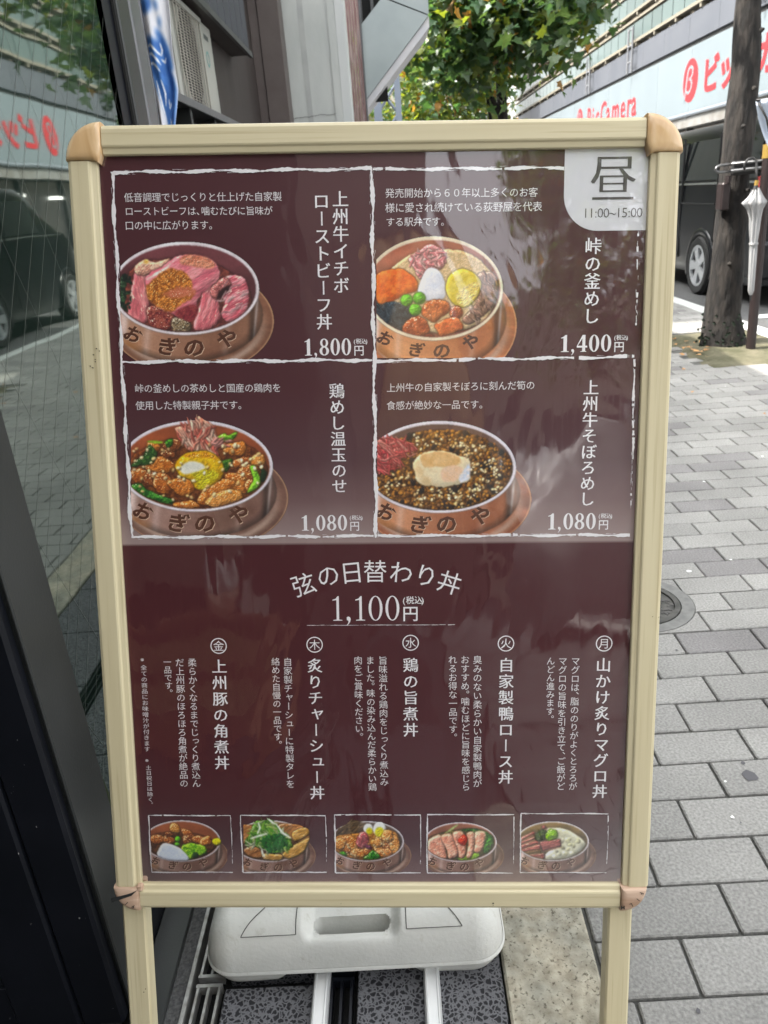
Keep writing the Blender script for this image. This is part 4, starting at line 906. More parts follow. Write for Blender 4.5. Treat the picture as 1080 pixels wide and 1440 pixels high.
m = MB(); m.add(v, f); m.build('body', vanpaint, vn, 35)
def side_x(z): return .004 + max(0, (z - 1.1)) / .55 * .085
def side_patch(y0, y1, z0, z1, sk=0):
    return [( side_x(z0) - .012, y0 - 8.7, z0), (side_x(z0) - .012, y1 - 8.7, z0), (side_x(z1) - .012, y1 - sk - 8.7, z1), (side_x(z1) - .012, y0 + sk - 8.7, z1)]
for a, b in ((7.62, 8.45), (8.50, 9.45), (9.50, 10.5)):
    m = MB(); p = side_patch(a, b, 1.17, 1.56, .05); m.add(p + [(q[0] + .02, q[1], q[2]) for q in p], [(0, 1, 2, 3), (4, 5, 6, 7), (0, 1, 5, 4), (1, 2, 6, 5), (2, 3, 7, 6), (3, 0, 4, 7)]); m.build('side_window', vanglass, vn)
m = MB(); p = side_patch(7.5, 11.2, 1.125, 1.145); m.add(p + [(q[0] + .02, q[1], q[2]) for q in p], [(0, 1, 2, 3), (4, 5, 6, 7), (0, 1, 5, 4), (2, 3, 7, 6)]); m.build('belt_trim', chrome, vn)
m = MB(); m.box(-.016, 8.47 - 8.7, .35, .01, 8.476 - 8.7, 1.6); m.box(-.016, 9.47 - 8.7, .35, .01, 9.476 - 8.7, 1.6); m.box(-.018, 8.49 - 8.7, .93, .0, 9.45 - 8.7, .945); m.build('door_gap', blackp, vn)
m = MB(); m.box(-.02, 7.43 - 8.7, .80, .05, 7.56 - 8.7, 1.18, .015); m.build('tail_light', redl, vn)
m = MB(); m.box(-.03, 7.36 - 8.7, .28, 1.73, 7.62 - 8.7, .62, .03); m.build('rear_bumper', vanpaint, vn)
m = MB(); m.box(.18, 7.395 - 8.7, 1.10, 1.52, 7.43 - 8.7, 1.56, .01); m.build('rear_window', vanglass, vn)
for y in (8.78, 11.1):
    if y > 11.5: continue
    m = MB(); n = 40; vv = []; ff = []
    for k in range(n + 1):
        a = -.35 + (math.pi + .7) * k / n; c, s_ = math.cos(a), math.sin(a)
        for r, x in ((.315, -.013), (.318, -.030), (.372, -.030), (.385, -.012)): vv.append((x, y - 8.7 + r * c, .31 + r * s_))
    for k in range(n):
        for q in range(3): ff.append((k * 4 + q, k * 4 + q + 1, k * 4 + q + 5, k * 4 + q + 4))
    m.add(vv, ff); m.build('wheel_arch', vanpaint, vn, True)
    m = MB(); m.prism([(y - 8.7 + .318 * math.cos(k / 16 * math.pi), .31 + .318 * math.sin(k / 16 * math.pi)) for k in range(32)], -.014, .05, 'x'); m.build('arch_shade_disc', blackp, vn)  # black disc on the closed body stands in for the shaded arch gap
    for sd in (0, 1):
        xo = -.035 if sd == 0 else 1.60
        wh = bpy.data.objects.new('wheel', None); COL.objects.link(wh); wh.parent = vn; wh.location = (xo, y - 8.7, .305); wh.empty_display_size = .1
        m = MB(); prof = [(.215, .0), (.225, -.008), (.285, -.010), (.302, .01), (.305, .05), (.305, .15), (.29, .185), (.21, .19)]; n = 36; vv = []; ff = []
        for k in range(n):
            a = k * 2 * math.pi / n
            for r, x in prof: vv.append((x, r * math.cos(a), r * math.sin(a)))
        for k in range(n):
            for q in range(len(prof) - 1): ff.append((k * 8 + q, k * 8 + q + 1, ((k + 1) % n) * 8 + q + 1, ((k + 1) % n) * 8 + q))
        m.add(vv, ff); m.build('tyre', tyre, wh, 40)
        m = MB(); ring(m, .19, .216, -.004, .05, 36); 
        for k in range(5):
            a = k * 2 * math.pi / 5 + .3; c, s_ = math.cos(a), math.sin(a); t_ = (-s_, c)
            m.add([(c * .04 + t_[0] * .035, s_ * .04 + t_[1] * .035, .004), (c * .04 - t_[0] * .035, s_ * .04 - t_[1] * .035, .004), (c * .195 - t_[0] * .052, s_ * .195 - t_[1] * .052, -.002), (c * .195 + t_[0] * .052, s_ * .195 + t_[1] * .052, -.002),
                   (c * .04 + t_[0] * .035, s_ * .04 + t_[1] * .035, .03), (c * .04 - t_[0] * .035, s_ * .04 - t_[1] * .035, .03), (c * .195 - t_[0] * .052, s_ * .195 - t_[1] * .052, .03), (c * .195 + t_[0] * .052, s_ * .195 + t_[1] * .052, .03)], [(0, 1, 2, 3), (4, 5, 6, 7), (0, 1, 5, 4), (1, 2, 6, 5), (2, 3, 7, 6), (3, 0, 4, 7)])
        m.prism([(.05 * math.cos(k / 10 * math.pi), .05 * math.sin(k / 10 * math.pi)) for k in range(20)], .0, .03, 'z')
        r_ = m.build('rim', rim, wh, 30); r_.rotation_euler = (0, math.pi / 2, 0)
        m = MB(); m.prism([(.19 * math.cos(k / 16 * math.pi), .19 * math.sin(k / 16 * math.pi)) for k in range(32)], .045, .05, 'x'); m.build('brake_disc', blackp, wh)
# ================================================================== BEHIND THE CAMERA (mirrored in the board's cover sheet)
rb1 = empty('beige_building', (0, -16, 0), 'beige building down the street behind the viewer', 'building')
bx('wall', walldark, rb1, -9, -30, 0, 1.0, -12.2, 13, c=0); bx('wall', plaster, rb1, 1.9, -34, 0, 12, -20, 9, c=0)
for z in range(2):
    for k in range(5): bx('window', shopdark, rb1, 2.2 + k * 1.9, -20.02, 1.2 + z * 3.1, 3.3 + k * 1.9, -19.96, 2.9 + z * 3.1, c=0)
hb = empty('hanging_cream_board', (.35, -5.0, 2.9), 'cream wooden name board hung over the pavement behind the viewer', 'hanging board')
bx('panel', tanwood, hb, .02, -5.0, 1.7, .74, -4.96, 4.0, c=.05); bx('frame', blackp, hb, .0, -5.03, 1.65, .78, -5.0, 4.06, c=.02); m = MB(); m.tube([(-1.0, -5.02, 4.1), (.6, -5.02, 4.1)], .02, 8); local(m, hb).build('bracket_arm', blackp, hb)
ap = empty('added_tarpaulin', (2.0, -6.6, 0), 'pale grey tarpaulin sheet added behind the viewer for its reflection', 'tarpaulin')  # added out of view so the cover sheet mirrors a pale shape
v = []; f = []; n = 22
for j in range(n + 1):
    for i in range(n + 1):
        u, t = i / n, j / n; x = -.75 + 1.7 * u; y = -.9 + 1.8 * t; e = min(1, 5 * min(u, 1 - u, t, 1 - t)); z = 2.1 * e ** .5 + .22 * math.sin(u * 7 + t * 4) * e + .30 * math.sin(u * 3.1) + .06 * mnoise.noise(Vector((u * 7, t * 7, 2)))
        v.append((x, y, max(.02, z)))
for j in range(n):
    for i in range(n): f.append((j * (n + 1) + i, j * (n + 1) + i + 1, (j + 1) * (n + 1) + i + 1, (j + 1) * (n + 1) + i))
m = MB(); m.add(v, f); o = m.build('sheet', umt, ap, True); md = o.modifiers.new('thick', 'SOLIDIFY'); md.thickness = .004
tree((2.45, -4.5, 0), 'street tree down the pavement behind the viewer', [(2.45, -4.5, -.05, .15), (2.45, -4.5, 1.2, .10), (2.4, -4.5, 3.0, .07)], [], [(2.6, -4.6, 4.2, 1.25, 1.6, 1.5), (1.75, -5.2, 3.4, .5, .7, .8), (1.6, -4.4, 4.6, .45, .7, .8)], .14, 3400, .12)
cb = empty('wooden_counter', (-1.10, -2.1, 0), 'wooden counter with two drawers standing in front of the shop', 'counter')
cw = mat('warm counter wood', (.30, .13, .06), .5, col2=(.40, .19, .09), scale=9, stretch=(.2, 1, 1))
m = MB(); m.box(-.40, -.25, 0, .36, .25, .62, .01); m.build('carcass', cw, cb); m = MB(); m.box(-.44, -.29, .62, .40, .29, .655, .006); m.build('top', cw, cb)
for z in (.22, .43): m = MB(); m.box(-.34, .25, z, .30, .268, z + .15, .02); m.build('drawer', tanwood, cb)
jr = empty('pottery_jar', (-1.02, -2.0, .657), 'beige pottery jar with a white rounded lid on the wooden counter', 'jar'); m = MB(); m.tube([(0, 0, 0), (0, 0, .02), (0, 0, .09), (0, 0, .12), (0, 0, .13)], [.06, .08, .10, .10, .08], 20); m.build('pot', tanwood2, jr, True); m = MB(); m.tube([(0, 0, .131), (0, 0, .17), (0, 0, .25), (0, 0, .32), (0, 0, .34)], [.07, .08, .06, .05, .02], 16); m.build('lid', tankm, jr, True)
cs_ = empty('card_stand', (-.82, -2.0, .657), 'small clear card stand leaning beside the jar on the counter', 'card stand'); m = MB(); m.add([(-.05, 0, 0), (.05, 0, 0), (.02, -.05, .17), (-.08, -.05, .17), (-.05, -.006, 0), (.05, -.006, 0), (.02, -.056, .17), (-.08, -.056, .17)], [(0, 1, 2, 3), (4, 5, 6, 7), (0, 1, 5, 4), (1, 2, 6, 5), (2, 3, 7, 6), (3, 0, 4, 7)]); m.build('card', tankm, cs_)
# ================================================================== THE MENU BOARD
O = Vector((-.369, 1.090, 1.326)); AU = Vector((.998, -.010, -.063)).normalized(); BV = Vector((-.063, -.245, -.967)); BV = (BV - AU * AU.dot(BV)).normalized(); NN = AU.cross(BV).normalized()
sg = empty('menu_signboard', (0, 0, 0), 'freestanding wood framed menu board with a dark maroon food poster on the pavement', 'signboard')
sg.matrix_world = Matrix(((AU.x, NN.x, -BV.x, O.x), (AU.y, NN.y, -BV.y, O.y), (AU.z, NN.z, -BV.z, O.z), (0, 0, 0, 1)))
# board space: x to the right, y away from the viewer, z up; poster corner at 0,0; millimetres written as *.001
W_, H_ = .712, 1.027
def profile_bar(u0, u1, v0, v1, horiz, flip, lip=.0075):
    """snap frame bar: flat face, rounded outer edge, thin raised inner lip"""
    # cross-section (t across from inner edge to outer edge, d depth towards viewer)
    wd = (v1 - v0) if horiz else (u1 - u0)
    sec = [(0, 0), (0, -.0065), (.0008, -.0075), (lip - .001, -.0088), (lip, -.0096), (lip + .001, -.0112), (lip + .003, -.0120), (wd - .006, -.0115), (wd - .002, -.0095), (wd, -.005), (wd, .016), (wd - .002, .018), (0, .018)]
    mb = MB(); n = len(sec); vs = []
    for e in (0, 1):
        for t, d in sec:
            if horiz: v = (v1 - t) if flip else (v0 + t); vs.append((u1 if e else u0, d, -v))
            else: u = (u1 - t) if flip else (u0 + t); vs.append((u, d, -(v1 if e else v0)))
    mb.add(vs, [tuple(range(n)), tuple(range(n, 2 * n))] + [(k, (k + 1) % n, n + (k + 1) % n, n + k) for k in range(n)])
    return mb
profile_bar(.009, .7045, -.036, .0, True, True).build('top_bar', woodh, sg)
profile_bar(-.0015, .7085, H_, H_ + .037, True, False).build('bottom_bar', woodh, sg)
profile_bar(-.0385, 0, .0085, H_, False, True).build('side_bar', wood, sg)
profile_bar(W_, W_ + .0385, .0085, H_, False, False).build('side_bar', wood, sg)
def corner(cx, cy, sx, sy, R, a, b, m, name):
    """rounded corner cap with a domed face; (sx, sy) point outwards"""
    mb = MB(); pts = []; n = 16
    ex, ey = a, b
    outl = [(ex * -.0 - .0085 * 1, ey)]      # placeholder, replaced below
    arc = [(R * math.sin(k / n * math.pi / 2), R * math.cos(k / n * math.pi / 2)) for k in range(n + 1)]
    # local axes: p outward sideways, q outward up; centre (cx, cy)
    outl = [(-.001, 0)] + [(p - .001 * 0, q) for p, q in arc] + [(0, -.001)]
    inner = [(-.000, -.0), ]
    notch = [(.0, -.001), (-.004, -.006), (-.008, -.004), (-.006, .001)] if m is tanwood else []
    poly = arc + ([(R - .0385, 0)] if 0 else []) + [(.0, 0)]
    poly = arc + [(R - .037 if R > .040 else .0, 0)]
    poly += [(poly[-1][0] - .006, -.003), (poly[-1][0] - .008, .004)] if m is tanwood else []
    poly += [(0, R - .037 if R > .040 else .0)]
    cen = (.35 * R, .35 * R)
    base = [(cx + sx * p, cy + sy * q) for p, q in poly]
    c0 = (cx + sx * cen[0], cy + sy * cen[1]); rings = []
    for s_, d in ((1, .018), (1, -.0075), (.97, -.0120), (.90, -.0145), (.70, -.0158), (.35, -.0164)):
        rings.append([(c0[0] + (u - c0[0]) * s_, d, -(c0[1] + (v - c0[1]) * s_)) for u, v in base])
    nn = len(base); vs = [q for r in rings for q in r]; fs = [tuple(range(nn))]
    for i in range(len(rings) - 1):
        for k in range(nn): fs.append((i * nn + k, i * nn + (k + 1) % nn, (i + 1) * nn + (k + 1) % nn, (i + 1) * nn + k))
    fs.append(tuple((len(rings) - 1) * nn + k for k in range(nn)))
    mb.add(vs, fs); return mb.build(name, m, sg, 50)
corner(.0085, .0080, -1, -1, .0475, 0, 0, tanwood, 'corner_cap'); corner(.7050, .0080, 1, -1, .0475, 0, 0, tanwood, 'corner_cap')
ca = corner(-.0018, H_ + .0002, -1, 1, .0385, 0, 0, tanwood2, 'corner_cap'); cb2 = corner(.7088, H_ + .0002, 1, 1, .0385, 0, 0, tanwood2, 'corner_cap')
MB().box(-.005, -.0155, -H_ - .006, .004, -.006, -H_ + .004, .002).build('corner_lug', tanwood2, sg)
def board(d): return lambda a, b: (a * .001, d, -b * .001)       # a right, b DOWN in mm
def boardg(d, x0, y0): return lambda a, b: ((x0 + a) * .001, d, -(y0 - b) * .001)
inkd = mat('stamped black letters', (.03, .025, .02), .7)
for k, ch in enumerate('FILM'):
    a = math.radians(18 + k * 23); r = 30; mb = MB(); u = .7088 * 1000 + r * math.cos(a); v = 1027 + r * math.sin(a); put_glyph(mb, (ch, .011), 0, 0, 8.5, boardg(-.0169, u, v), rot=math.pi / 2 - a + math.pi); mb.build('corner_letter', inkd, cb2 if 0 else sg)
for k, ch in enumerate('FI'):
    a = math.radians(112 - k * 0 + (0 if k == 0 else 22)); r = 30; mb = MB(); u = -1.8 + r * math.cos(a); v = 1027 + r * math.sin(a); put_glyph(mb, (ch, .011), 0, 0, 8.5, boardg(-.0169, u, v), rot=math.pi / 2 - a + math.pi); mb.build('corner_letter', inkd, sg)
m = MB(); m.prism([(-.043, -1.043), (-.012, -1.034), (-.004, -1.030), (-.012, -1.038), (-.042, -1.049)], -.0158, -.0170, 'y'); m.build('tape_scrap', greyal, sg)
scm = mat('dark scuff', (.09, .08, .06), .8); rs_ = random.Random(11)
for u, v, n_, side in ((-.020, .27, 7, 0), (.742, .62, 2, 1), (.30, 1.052, 1, 0), (.52, 1.056, 2, 0), (-.012, 1.215, 2, 0), (.72, 1.30, 2, 0)):
    for k in range(n_):
        a, b = u + rs_.uniform(-.006, .006) + k * .0016, v - k * .004 + rs_.uniform(-.002, .002); r = rs_.uniform(.0004, .0012); d = -.0128 if v < 1.08 else .0036
        m = MB(); m.prism([(a + r * math.cos(t) * rs_.uniform(.6, 1.6), -b + r * math.sin(t) * rs_.uniform(.5, 1.2)) for t in (0, 1.1, 2.2, 3.3, 4.4, 5.4)], d, d + .0004, 'y'); m.build('scuff_mark', scm, sg)
# legs (square tube) and the rear trestle
for u0, u1, L_ in ((-.036, -.001, 1.372), (.6965, .7325, 1.332)):
    m = MB(); m.box(u0, .004, -L_, u1, .034, -1.0, .003); m.build('leg', wood, sg)
    m = MB(); m.box(u0 - .001, .003, -L_ - .012, u1 + .001, .035, -L_, .002); m.build('foot', blackp, sg)
RY = .43
for u0 in (-.03, .705):
    m = MB(); u1 = u0 + .026
    top, bot = (.036, -.03), (RY, -1.245); m.add([(u0, top[0], top[1]), (u1, top[0], top[1]), (u1, top[0] + .024, top[1]), (u0, top[0] + .024, top[1]), (u0, bot[0], bot[1]), (u1, bot[0], bot[1]), (u1, bot[0] + .024, bot[1]), (u0, bot[0] + .024, bot[1])], [(0, 1, 2, 3), (4, 5, 6, 7), (0, 1, 5, 4), (1, 2, 6, 5), (2, 3, 7, 6), (3, 0, 4, 7)]); m.build('rear_leg', wood, sg)
m = MB(); m.box(-.03, .26, -.74, .731, .28, -.715); m.build('rear_crossbar', wood, sg)
MB().box(-.004, .0045, -H_ - .004, W_ + .004, .0085, .004).build('back_panel', tankm, sg)
# the printed sheet: maroon, fading to taupe above the divide and at the foot
ps = bpy.data.materials.new('printed poster paper'); ps.use_nodes = True; N, L, P = nodes(ps); P.inputs['Roughness'].default_value = .35; P.inputs['Specular IOR Level'].default_value = .3
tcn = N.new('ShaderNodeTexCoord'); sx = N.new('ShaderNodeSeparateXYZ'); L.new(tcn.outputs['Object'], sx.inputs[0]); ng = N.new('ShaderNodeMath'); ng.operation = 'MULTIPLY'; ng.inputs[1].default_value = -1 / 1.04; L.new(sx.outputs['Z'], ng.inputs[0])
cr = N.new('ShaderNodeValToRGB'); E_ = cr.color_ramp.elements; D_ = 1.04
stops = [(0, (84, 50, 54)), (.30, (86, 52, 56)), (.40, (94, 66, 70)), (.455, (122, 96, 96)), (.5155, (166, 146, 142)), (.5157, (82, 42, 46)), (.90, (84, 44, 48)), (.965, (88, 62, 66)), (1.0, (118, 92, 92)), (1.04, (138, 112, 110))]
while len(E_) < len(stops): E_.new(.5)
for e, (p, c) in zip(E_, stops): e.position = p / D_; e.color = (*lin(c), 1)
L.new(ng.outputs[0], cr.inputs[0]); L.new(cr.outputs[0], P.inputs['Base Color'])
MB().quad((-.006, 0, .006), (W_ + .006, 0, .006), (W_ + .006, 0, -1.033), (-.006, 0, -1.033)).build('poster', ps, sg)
inkw = mat('white print', lin((246, 243, 244)), .4); inkt = mat('white caption print', lin((240, 235, 236)), .4); badge = mat('pale grey print', lin((216, 215, 218)), .4); inkg = mat('dark grey print', lin((74, 66, 66)), .5)
# slightly crumpled clear cover sheet
cv = bpy.data.materials.new('clear cover sheet'); cv.use_nodes = True; N = cv.node_tree.nodes; L = cv.node_tree.links; N.remove(N['Principled BSDF'])
fr = N.new('ShaderNodeFresnel'); fr.inputs['IOR'].default_value = 1.62; gs = N.new('ShaderNodeBsdfGlossy'); gs.inputs['Roughness'].default_value = .025; tp = N.new('ShaderNodeBsdfTransparent'); mx = N.new('ShaderNodeMixShader')
tcn = N.new('ShaderNodeTexCoord'); mp = N.new('ShaderNodeMapping'); mp.inputs['Scale'].default_value = (1, 1, .5); L.new(tcn.outputs['Object'], mp.inputs[0]); n1 = N.new('ShaderNodeTexNoise'); n1.inputs['Scale'].default_value = 6; n1.inputs['Detail'].default_value = 2.5; n1.inputs['Distortion'].default_value = .8; L.new(mp.outputs[0], n1.inputs[0])
bp = N.new('ShaderNodeBump'); bp.inputs['Distance'].default_value = .0045; L.new(n1.outputs[0], bp.inputs['Height']); L.new(bp.outputs[0], gs.inputs['Normal'])
mp3 = N.new('ShaderNodeMapping'); mp3.inputs['Scale'].default_value = (1, 1, .03); L.new(tcn.outputs['Object'], mp3.inputs[0]); n3 = N.new('ShaderNodeTexNoise'); n3.inputs['Scale'].default_value = 260; n3.inputs['Detail'].default_value = 3; L.new(mp3.outputs[0], n3.inputs[0])
mr3 = N.new('ShaderNodeMapRange'); mr3.inputs[1].default_value = .4; mr3.inputs[2].default_value = .75; mr3.inputs[3].default_value = .015; mr3.inputs[4].default_value = .10; L.new(n3.outputs[0], mr3.inputs[0]); L.new(mr3.outputs[0], gs.inputs['Roughness'])   # fine upright scratches
ml = N.new('ShaderNodeMath'); ml.operation = 'MULTIPLY'; ml.inputs[1].default_value = 1.6; L.new(fr.outputs[0], ml.inputs[0]); L.new(ml.outputs[0], mx.inputs[0]); L.new(tp.outputs[0], mx.inputs[1]); L.new(gs.outputs[0], mx.inputs[2]); L.new(mx.outputs[0], N['Material Output'].inputs[0])
MB().quad((-.003, -.0022, .003), (W_ + .003, -.0022, .003), (W_ + .003, -.0022, -1.030), (-.003, -.0022, -1.030)).build('cover_sheet', cv, sg)
# badge top right
bpts = [(604.5, -6), (718, -6), (718, 101)] + [(650 + 0 - 45 * math.sin(k / 12 * math.pi / 2) - .5, 56 + 45 * math.cos(k / 12 * math.pi / 2)) for k in range(13)]
m = MB(); m.add([board(-.0004)(a, b) for a, b in bpts], [tuple(range(len(bpts)))]); m.build('time_badge', badge, sg)
def hi(ch, x, y, size, d, name, m_, bold=True):
    mb = MB()
    if bold: put_glyph(mb, (ch, -.012), 0, 0, size, boardg(d, x - size * .014, y)); put_glyph(mb, (ch, -.012), 0, 0, size, boardg(d - .00005, x + size * .014, y))
    else: put_glyph(mb, (ch, 0), 0, 0, size, boardg(d, x, y))
    return mb
hi('昼', 668, 36, 63, -.0008, 'x', inkg).build('noon_character', inkg, sg)
def run(s, x0, y, x1, size, d, key=0):
    """horizontal run of latin digits squeezed between x0 and x1"""
    w_ = {':': .28, '~': .62, '1': .56}; ws_ = [w_.get(c, .58) for c in s]; t = sum(ws_); k = (x1 - x0) / t; x = x0; mb = MB()
    for c, a in zip(s, ws_):
        vs, fs = TXT[(c, key)]; xs = [q[0] for q in vs]; cx = (min(xs) + max(xs)) / 2
        mb.add([((x + a * k / 2 + (q[0] - cx) * size) * .001, d, -(y - (q[1] - .36) * size) * .001) for q in vs], fs); x += a * k
    return mb
run('11:00~15:00', 629.5, 78.5, 707, 17.5, -.0008, -.012).build('opening_hours', inkg, sg)
# brushed picture borders
def brush(u0, v0, u1, v1, w, seed, broken=0.0, name='brushed_border'):
    r = random.Random(seed); n = max(8, int(math.hypot(u1 - u0, v1 - v0) / 3.2)); du, dv = (u1 - u0) / n, (v1 - v0) / n; l = math.hypot(du, dv); px, py = -dv / l, du / l; mb = MB(); a0 = None
    for k in range(n + 1):
        th = w * (.5 + .28 * (r.random() - .5) + .22 * math.sin(k * .37 + seed)); o_ = w * .25 * math.sin(k * .21 + seed * 2) + w * .1 * r.uniform(-1, 1)
        c = (u0 + du * k, v0 + dv * k); P_ = [(c[0] + px * (o_ + th), c[1] + py * (o_ + th)), (c[0] + px * (o_ - th), c[1] + py * (o_ - th))]
        if a0 and not (r.random() < broken): mb.quad(*[board(-.0010)(*q) for q in (a0[0], P_[0], P_[1], a0[1])])
        a0 = P_
    # dry-brush streaks
    for k in range(int(n * .5)):
        t = r.random(); q = r.uniform(-.9, .9) * w * .9; ln = r.uniform(3, 11) / max(1, math.hypot(u1 - u0, v1 - v0)); c0 = (u0 + (u1 - u0) * t + px * q, v0 + (v1 - v0) * t + py * q); c1 = (u0 + (u1 - u0) * min(1, t + ln) + px * q, v0 + (v1 - v0) * min(1, t + ln) + py * q)
        mb.quad(*[board(-.00105)(*z) for z in ((c0[0] + px * .25, c0[1] + py * .25), (c1[0], c1[1]), (c1[0] - px * .1, c1[1] - py * .1), (c0[0] - px * .25, c0[1] - py * .25))])
    return mb.build(name, inkw, sg)
for i, (a, b, c, d, w, br) in enumerate([(17, 20, 355, 20, 3.4, .0), (17, 19, 15, 262, 3.6, 0), (13, 262.5, 353, 263.5, 3.6, 0), (355.5, 18, 355.5, 506, 4.0, 0), (357, 21, 604, 22.5, 3.2, .02), (702, 102, 704, 222, 1.8, .5), (357, 265, 703, 263, 3.4, .02),
                                        (703, 263, 706, 400, 2.4, .12), (706, 400, 706, 470, 1.6, .5), (15, 264, 14.5, 503, 4.0, 0), (14, 503, 352, 503.5, 3.4, .02), (355, 503.5, 706, 504.5, 3.2, .04)]): brush(a, b, c, d, w, i + 1, br)
SM = [(14.5, 919.8, 136, 1010.8), (151, 919.8, 276, 1010.9), (289.5, 919, 415.6, 1012), (425.5, 919, 552.6, 1012), (562.8, 917.5, 690, 1011.2)]
for i, (a, b, c, d) in enumerate(SM):
    brush(a, b, c, b + .5, 1.3, 30 + i, .03); brush(a, b, a, d, 1.5, 40 + i, 0); brush(a, d, c, d, 1.4, 50 + i, .02); brush(c, b, c + .6, b + (d - b) * .45, .9, 60 + i, .1); brush(c + .6, b + (d - b) * .45, c, d - 14, .7, 70 + i, .5)
brush(256, 631.3, 465, 631.4, .45, 90, .02, 'underline')
# captions, dish names and notes
WT = {'、': .55, '。': .9}
SMALL = 'ぁっゃゅょァッャュョ'
for kind, s, u0, v0, u1, v1 in HL:
    tot = sum(WT.get(c, 1) for c in s); L_ = u1 - u0; a = L_ / tot; x = u0; mb = MB()
    for c in s:
        wv = WT.get(c, 1) * a; cx = x + (a * .5 if c != '、' else a * .5); y = v0 + (v1 - v0) * (x - u0) / L_
        put_glyph(mb, (c, -.012 if a < 9 else 0), 0, 0, a * 1.02, boardg(-.0008, cx, y)); x += wv
    mb.build('dish_caption', inkt, sg)
ROTC = 'ー~'
for kind, s, u0, v0, u1, v1 in VL:
    gap = {'※': 1.0}; ws_ = [(.62 if c == '、' else .75 if (c == '。' and i < len(s) - 1) else 1.0) + (.35 if c == '※' else 0) for i, c in enumerate(s)]
    tot = sum(ws_); L_ = v1 - v0; a = L_ / tot; y = v0; mb = MB()
    for c, wv in zip(s, ws_):
        cy = y + a * .5; u = u0 + (u1 - u0) * (y - v0) / L_; size = a * (1.0 if kind != 'name' else 1.0); bold = kind == 'name'; size *= {'note': .92}.get(kind, 1)
        size = min(size, 22.5 if bold else 14.0); wide = 1.0 if kind != 'note' else 1.15
        zz = -.0008; keys = [((c, 0), -.014, 0), ((c, 0), .014, 0)] if bold else [((c, 0), 0, 0)]
        for key, ox, oy in keys:
            if c in ROTC: put_glyph(mb, key, 0, 0, size, boardg(zz, u, cy), rot=-math.pi / 2)
            elif c in '、。': put_glyph(mb, key, 0, 0, size, boardg(-.0008, u + size * .58, cy - size * .62))
            elif c in SMALL: put_glyph(mb, key, 0, 0, size, boardg(zz, u + size * (.1 + ox), cy - size * .1))
            else: put_glyph(mb, key, 0, 0, size, boardg(zz, u + ox * size, cy), wide=wide)
            zz -= .00004
        y += wv * a
    mb.build({'name': 'dish_name', 'txt': 'dish_description', 'note': 'footnote'}[kind], inkw if kind == 'name' else inkt, sg)
# arched heading, price, weekday circles
for ch, (u, v, r_) in zip('弦の日替わり丼', [(252.5, 572, .30), (287.5, 559.4, .2), (320.5, 555, .09), (353.4, 553.7, 0), (390.2, 555.5, -.09), (425, 560.3, -.2), (457.5, 570.5, -.30)]):
    mb = MB(); put_glyph(mb, (ch, 0), 0, 0, 34.5, boardg(-.0008, u, v), rot=r_); mb.build('heading_character', inkw, sg)
def price(s, x0, y1, x1, ytop, cut=''):
    h = y1 - ytop; hh = h * (.96 if ',' in s else 1); tot = sum(ADV[c] for c in s) + .08 * (len(s) - 1); k = (x1 - x0) / tot; x = x0; mb = MB(); base = y1 - h * .07
    for c in s:
        vs, fs = TXT[('d' + cut + c, 0)]; mb.add([((x + q[0] * k) * .001, -.0008, -(base - q[1] * h * .90) * .001) for q in vs], fs); x += (ADV[c] + .08) * k
    mb.build('price', inkw, sg)
    mb = MB(); ys = h * .60; put_glyph(mb, ('円', .011), 0, 0, ys, boardg(-.0008, x1 + 3 + ys * .5, base - ys * .42)); mb.build('yen_character', inkw, sg)
    mb = MB(); zs = h * .30
    for i, c in enumerate('(税込)'): put_glyph(mb, (c, .011), 0, 0, zs, boardg(-.0008, x1 + 2.5 + zs * (.35, 1.0, 2.0, 2.85)[i] + (zs * .25 if c == '(' else 0), base - h * .74))
    mb.build('tax_note', inkw, sg)
price('1,800', 262, 258.5, 325, 234); price('1,400', 604.6, 257.5, 672, 233); price('1,080', 251.8, 497, 315.6, 473); price('1,080', 592.7, 498, 658.8, 473); price('1,100', 290.9, 627.5, 387.7, 588, 'L')
for ch, u, v in (('金', 129.3, 660.9), ('木', 266.2, 659.8), ('水', 402.6, 657.6), ('火', 537.4, 659.4), ('月', 675.7, 660.1)):
    mb = MB(); n = 36; vs = []; fs = []
    for k in range(n):
        a = k * 2 * math.pi / n
        for r in (10.2, 11.7): vs.append(board(-.0008)(u + r * math.cos(a), v + r * math.sin(a)))
    for k in range(n): fs.append((2 * k, 2 * k + 1, (2 * k + 3) % (2 * n), (2 * k + 2) % (2 * n)))
    mb.add(vs, fs); put_glyph(mb, (ch, 0), 0, 0, 16, boardg(-.0008, u, v)); mb.build('weekday_mark', inkw, sg)
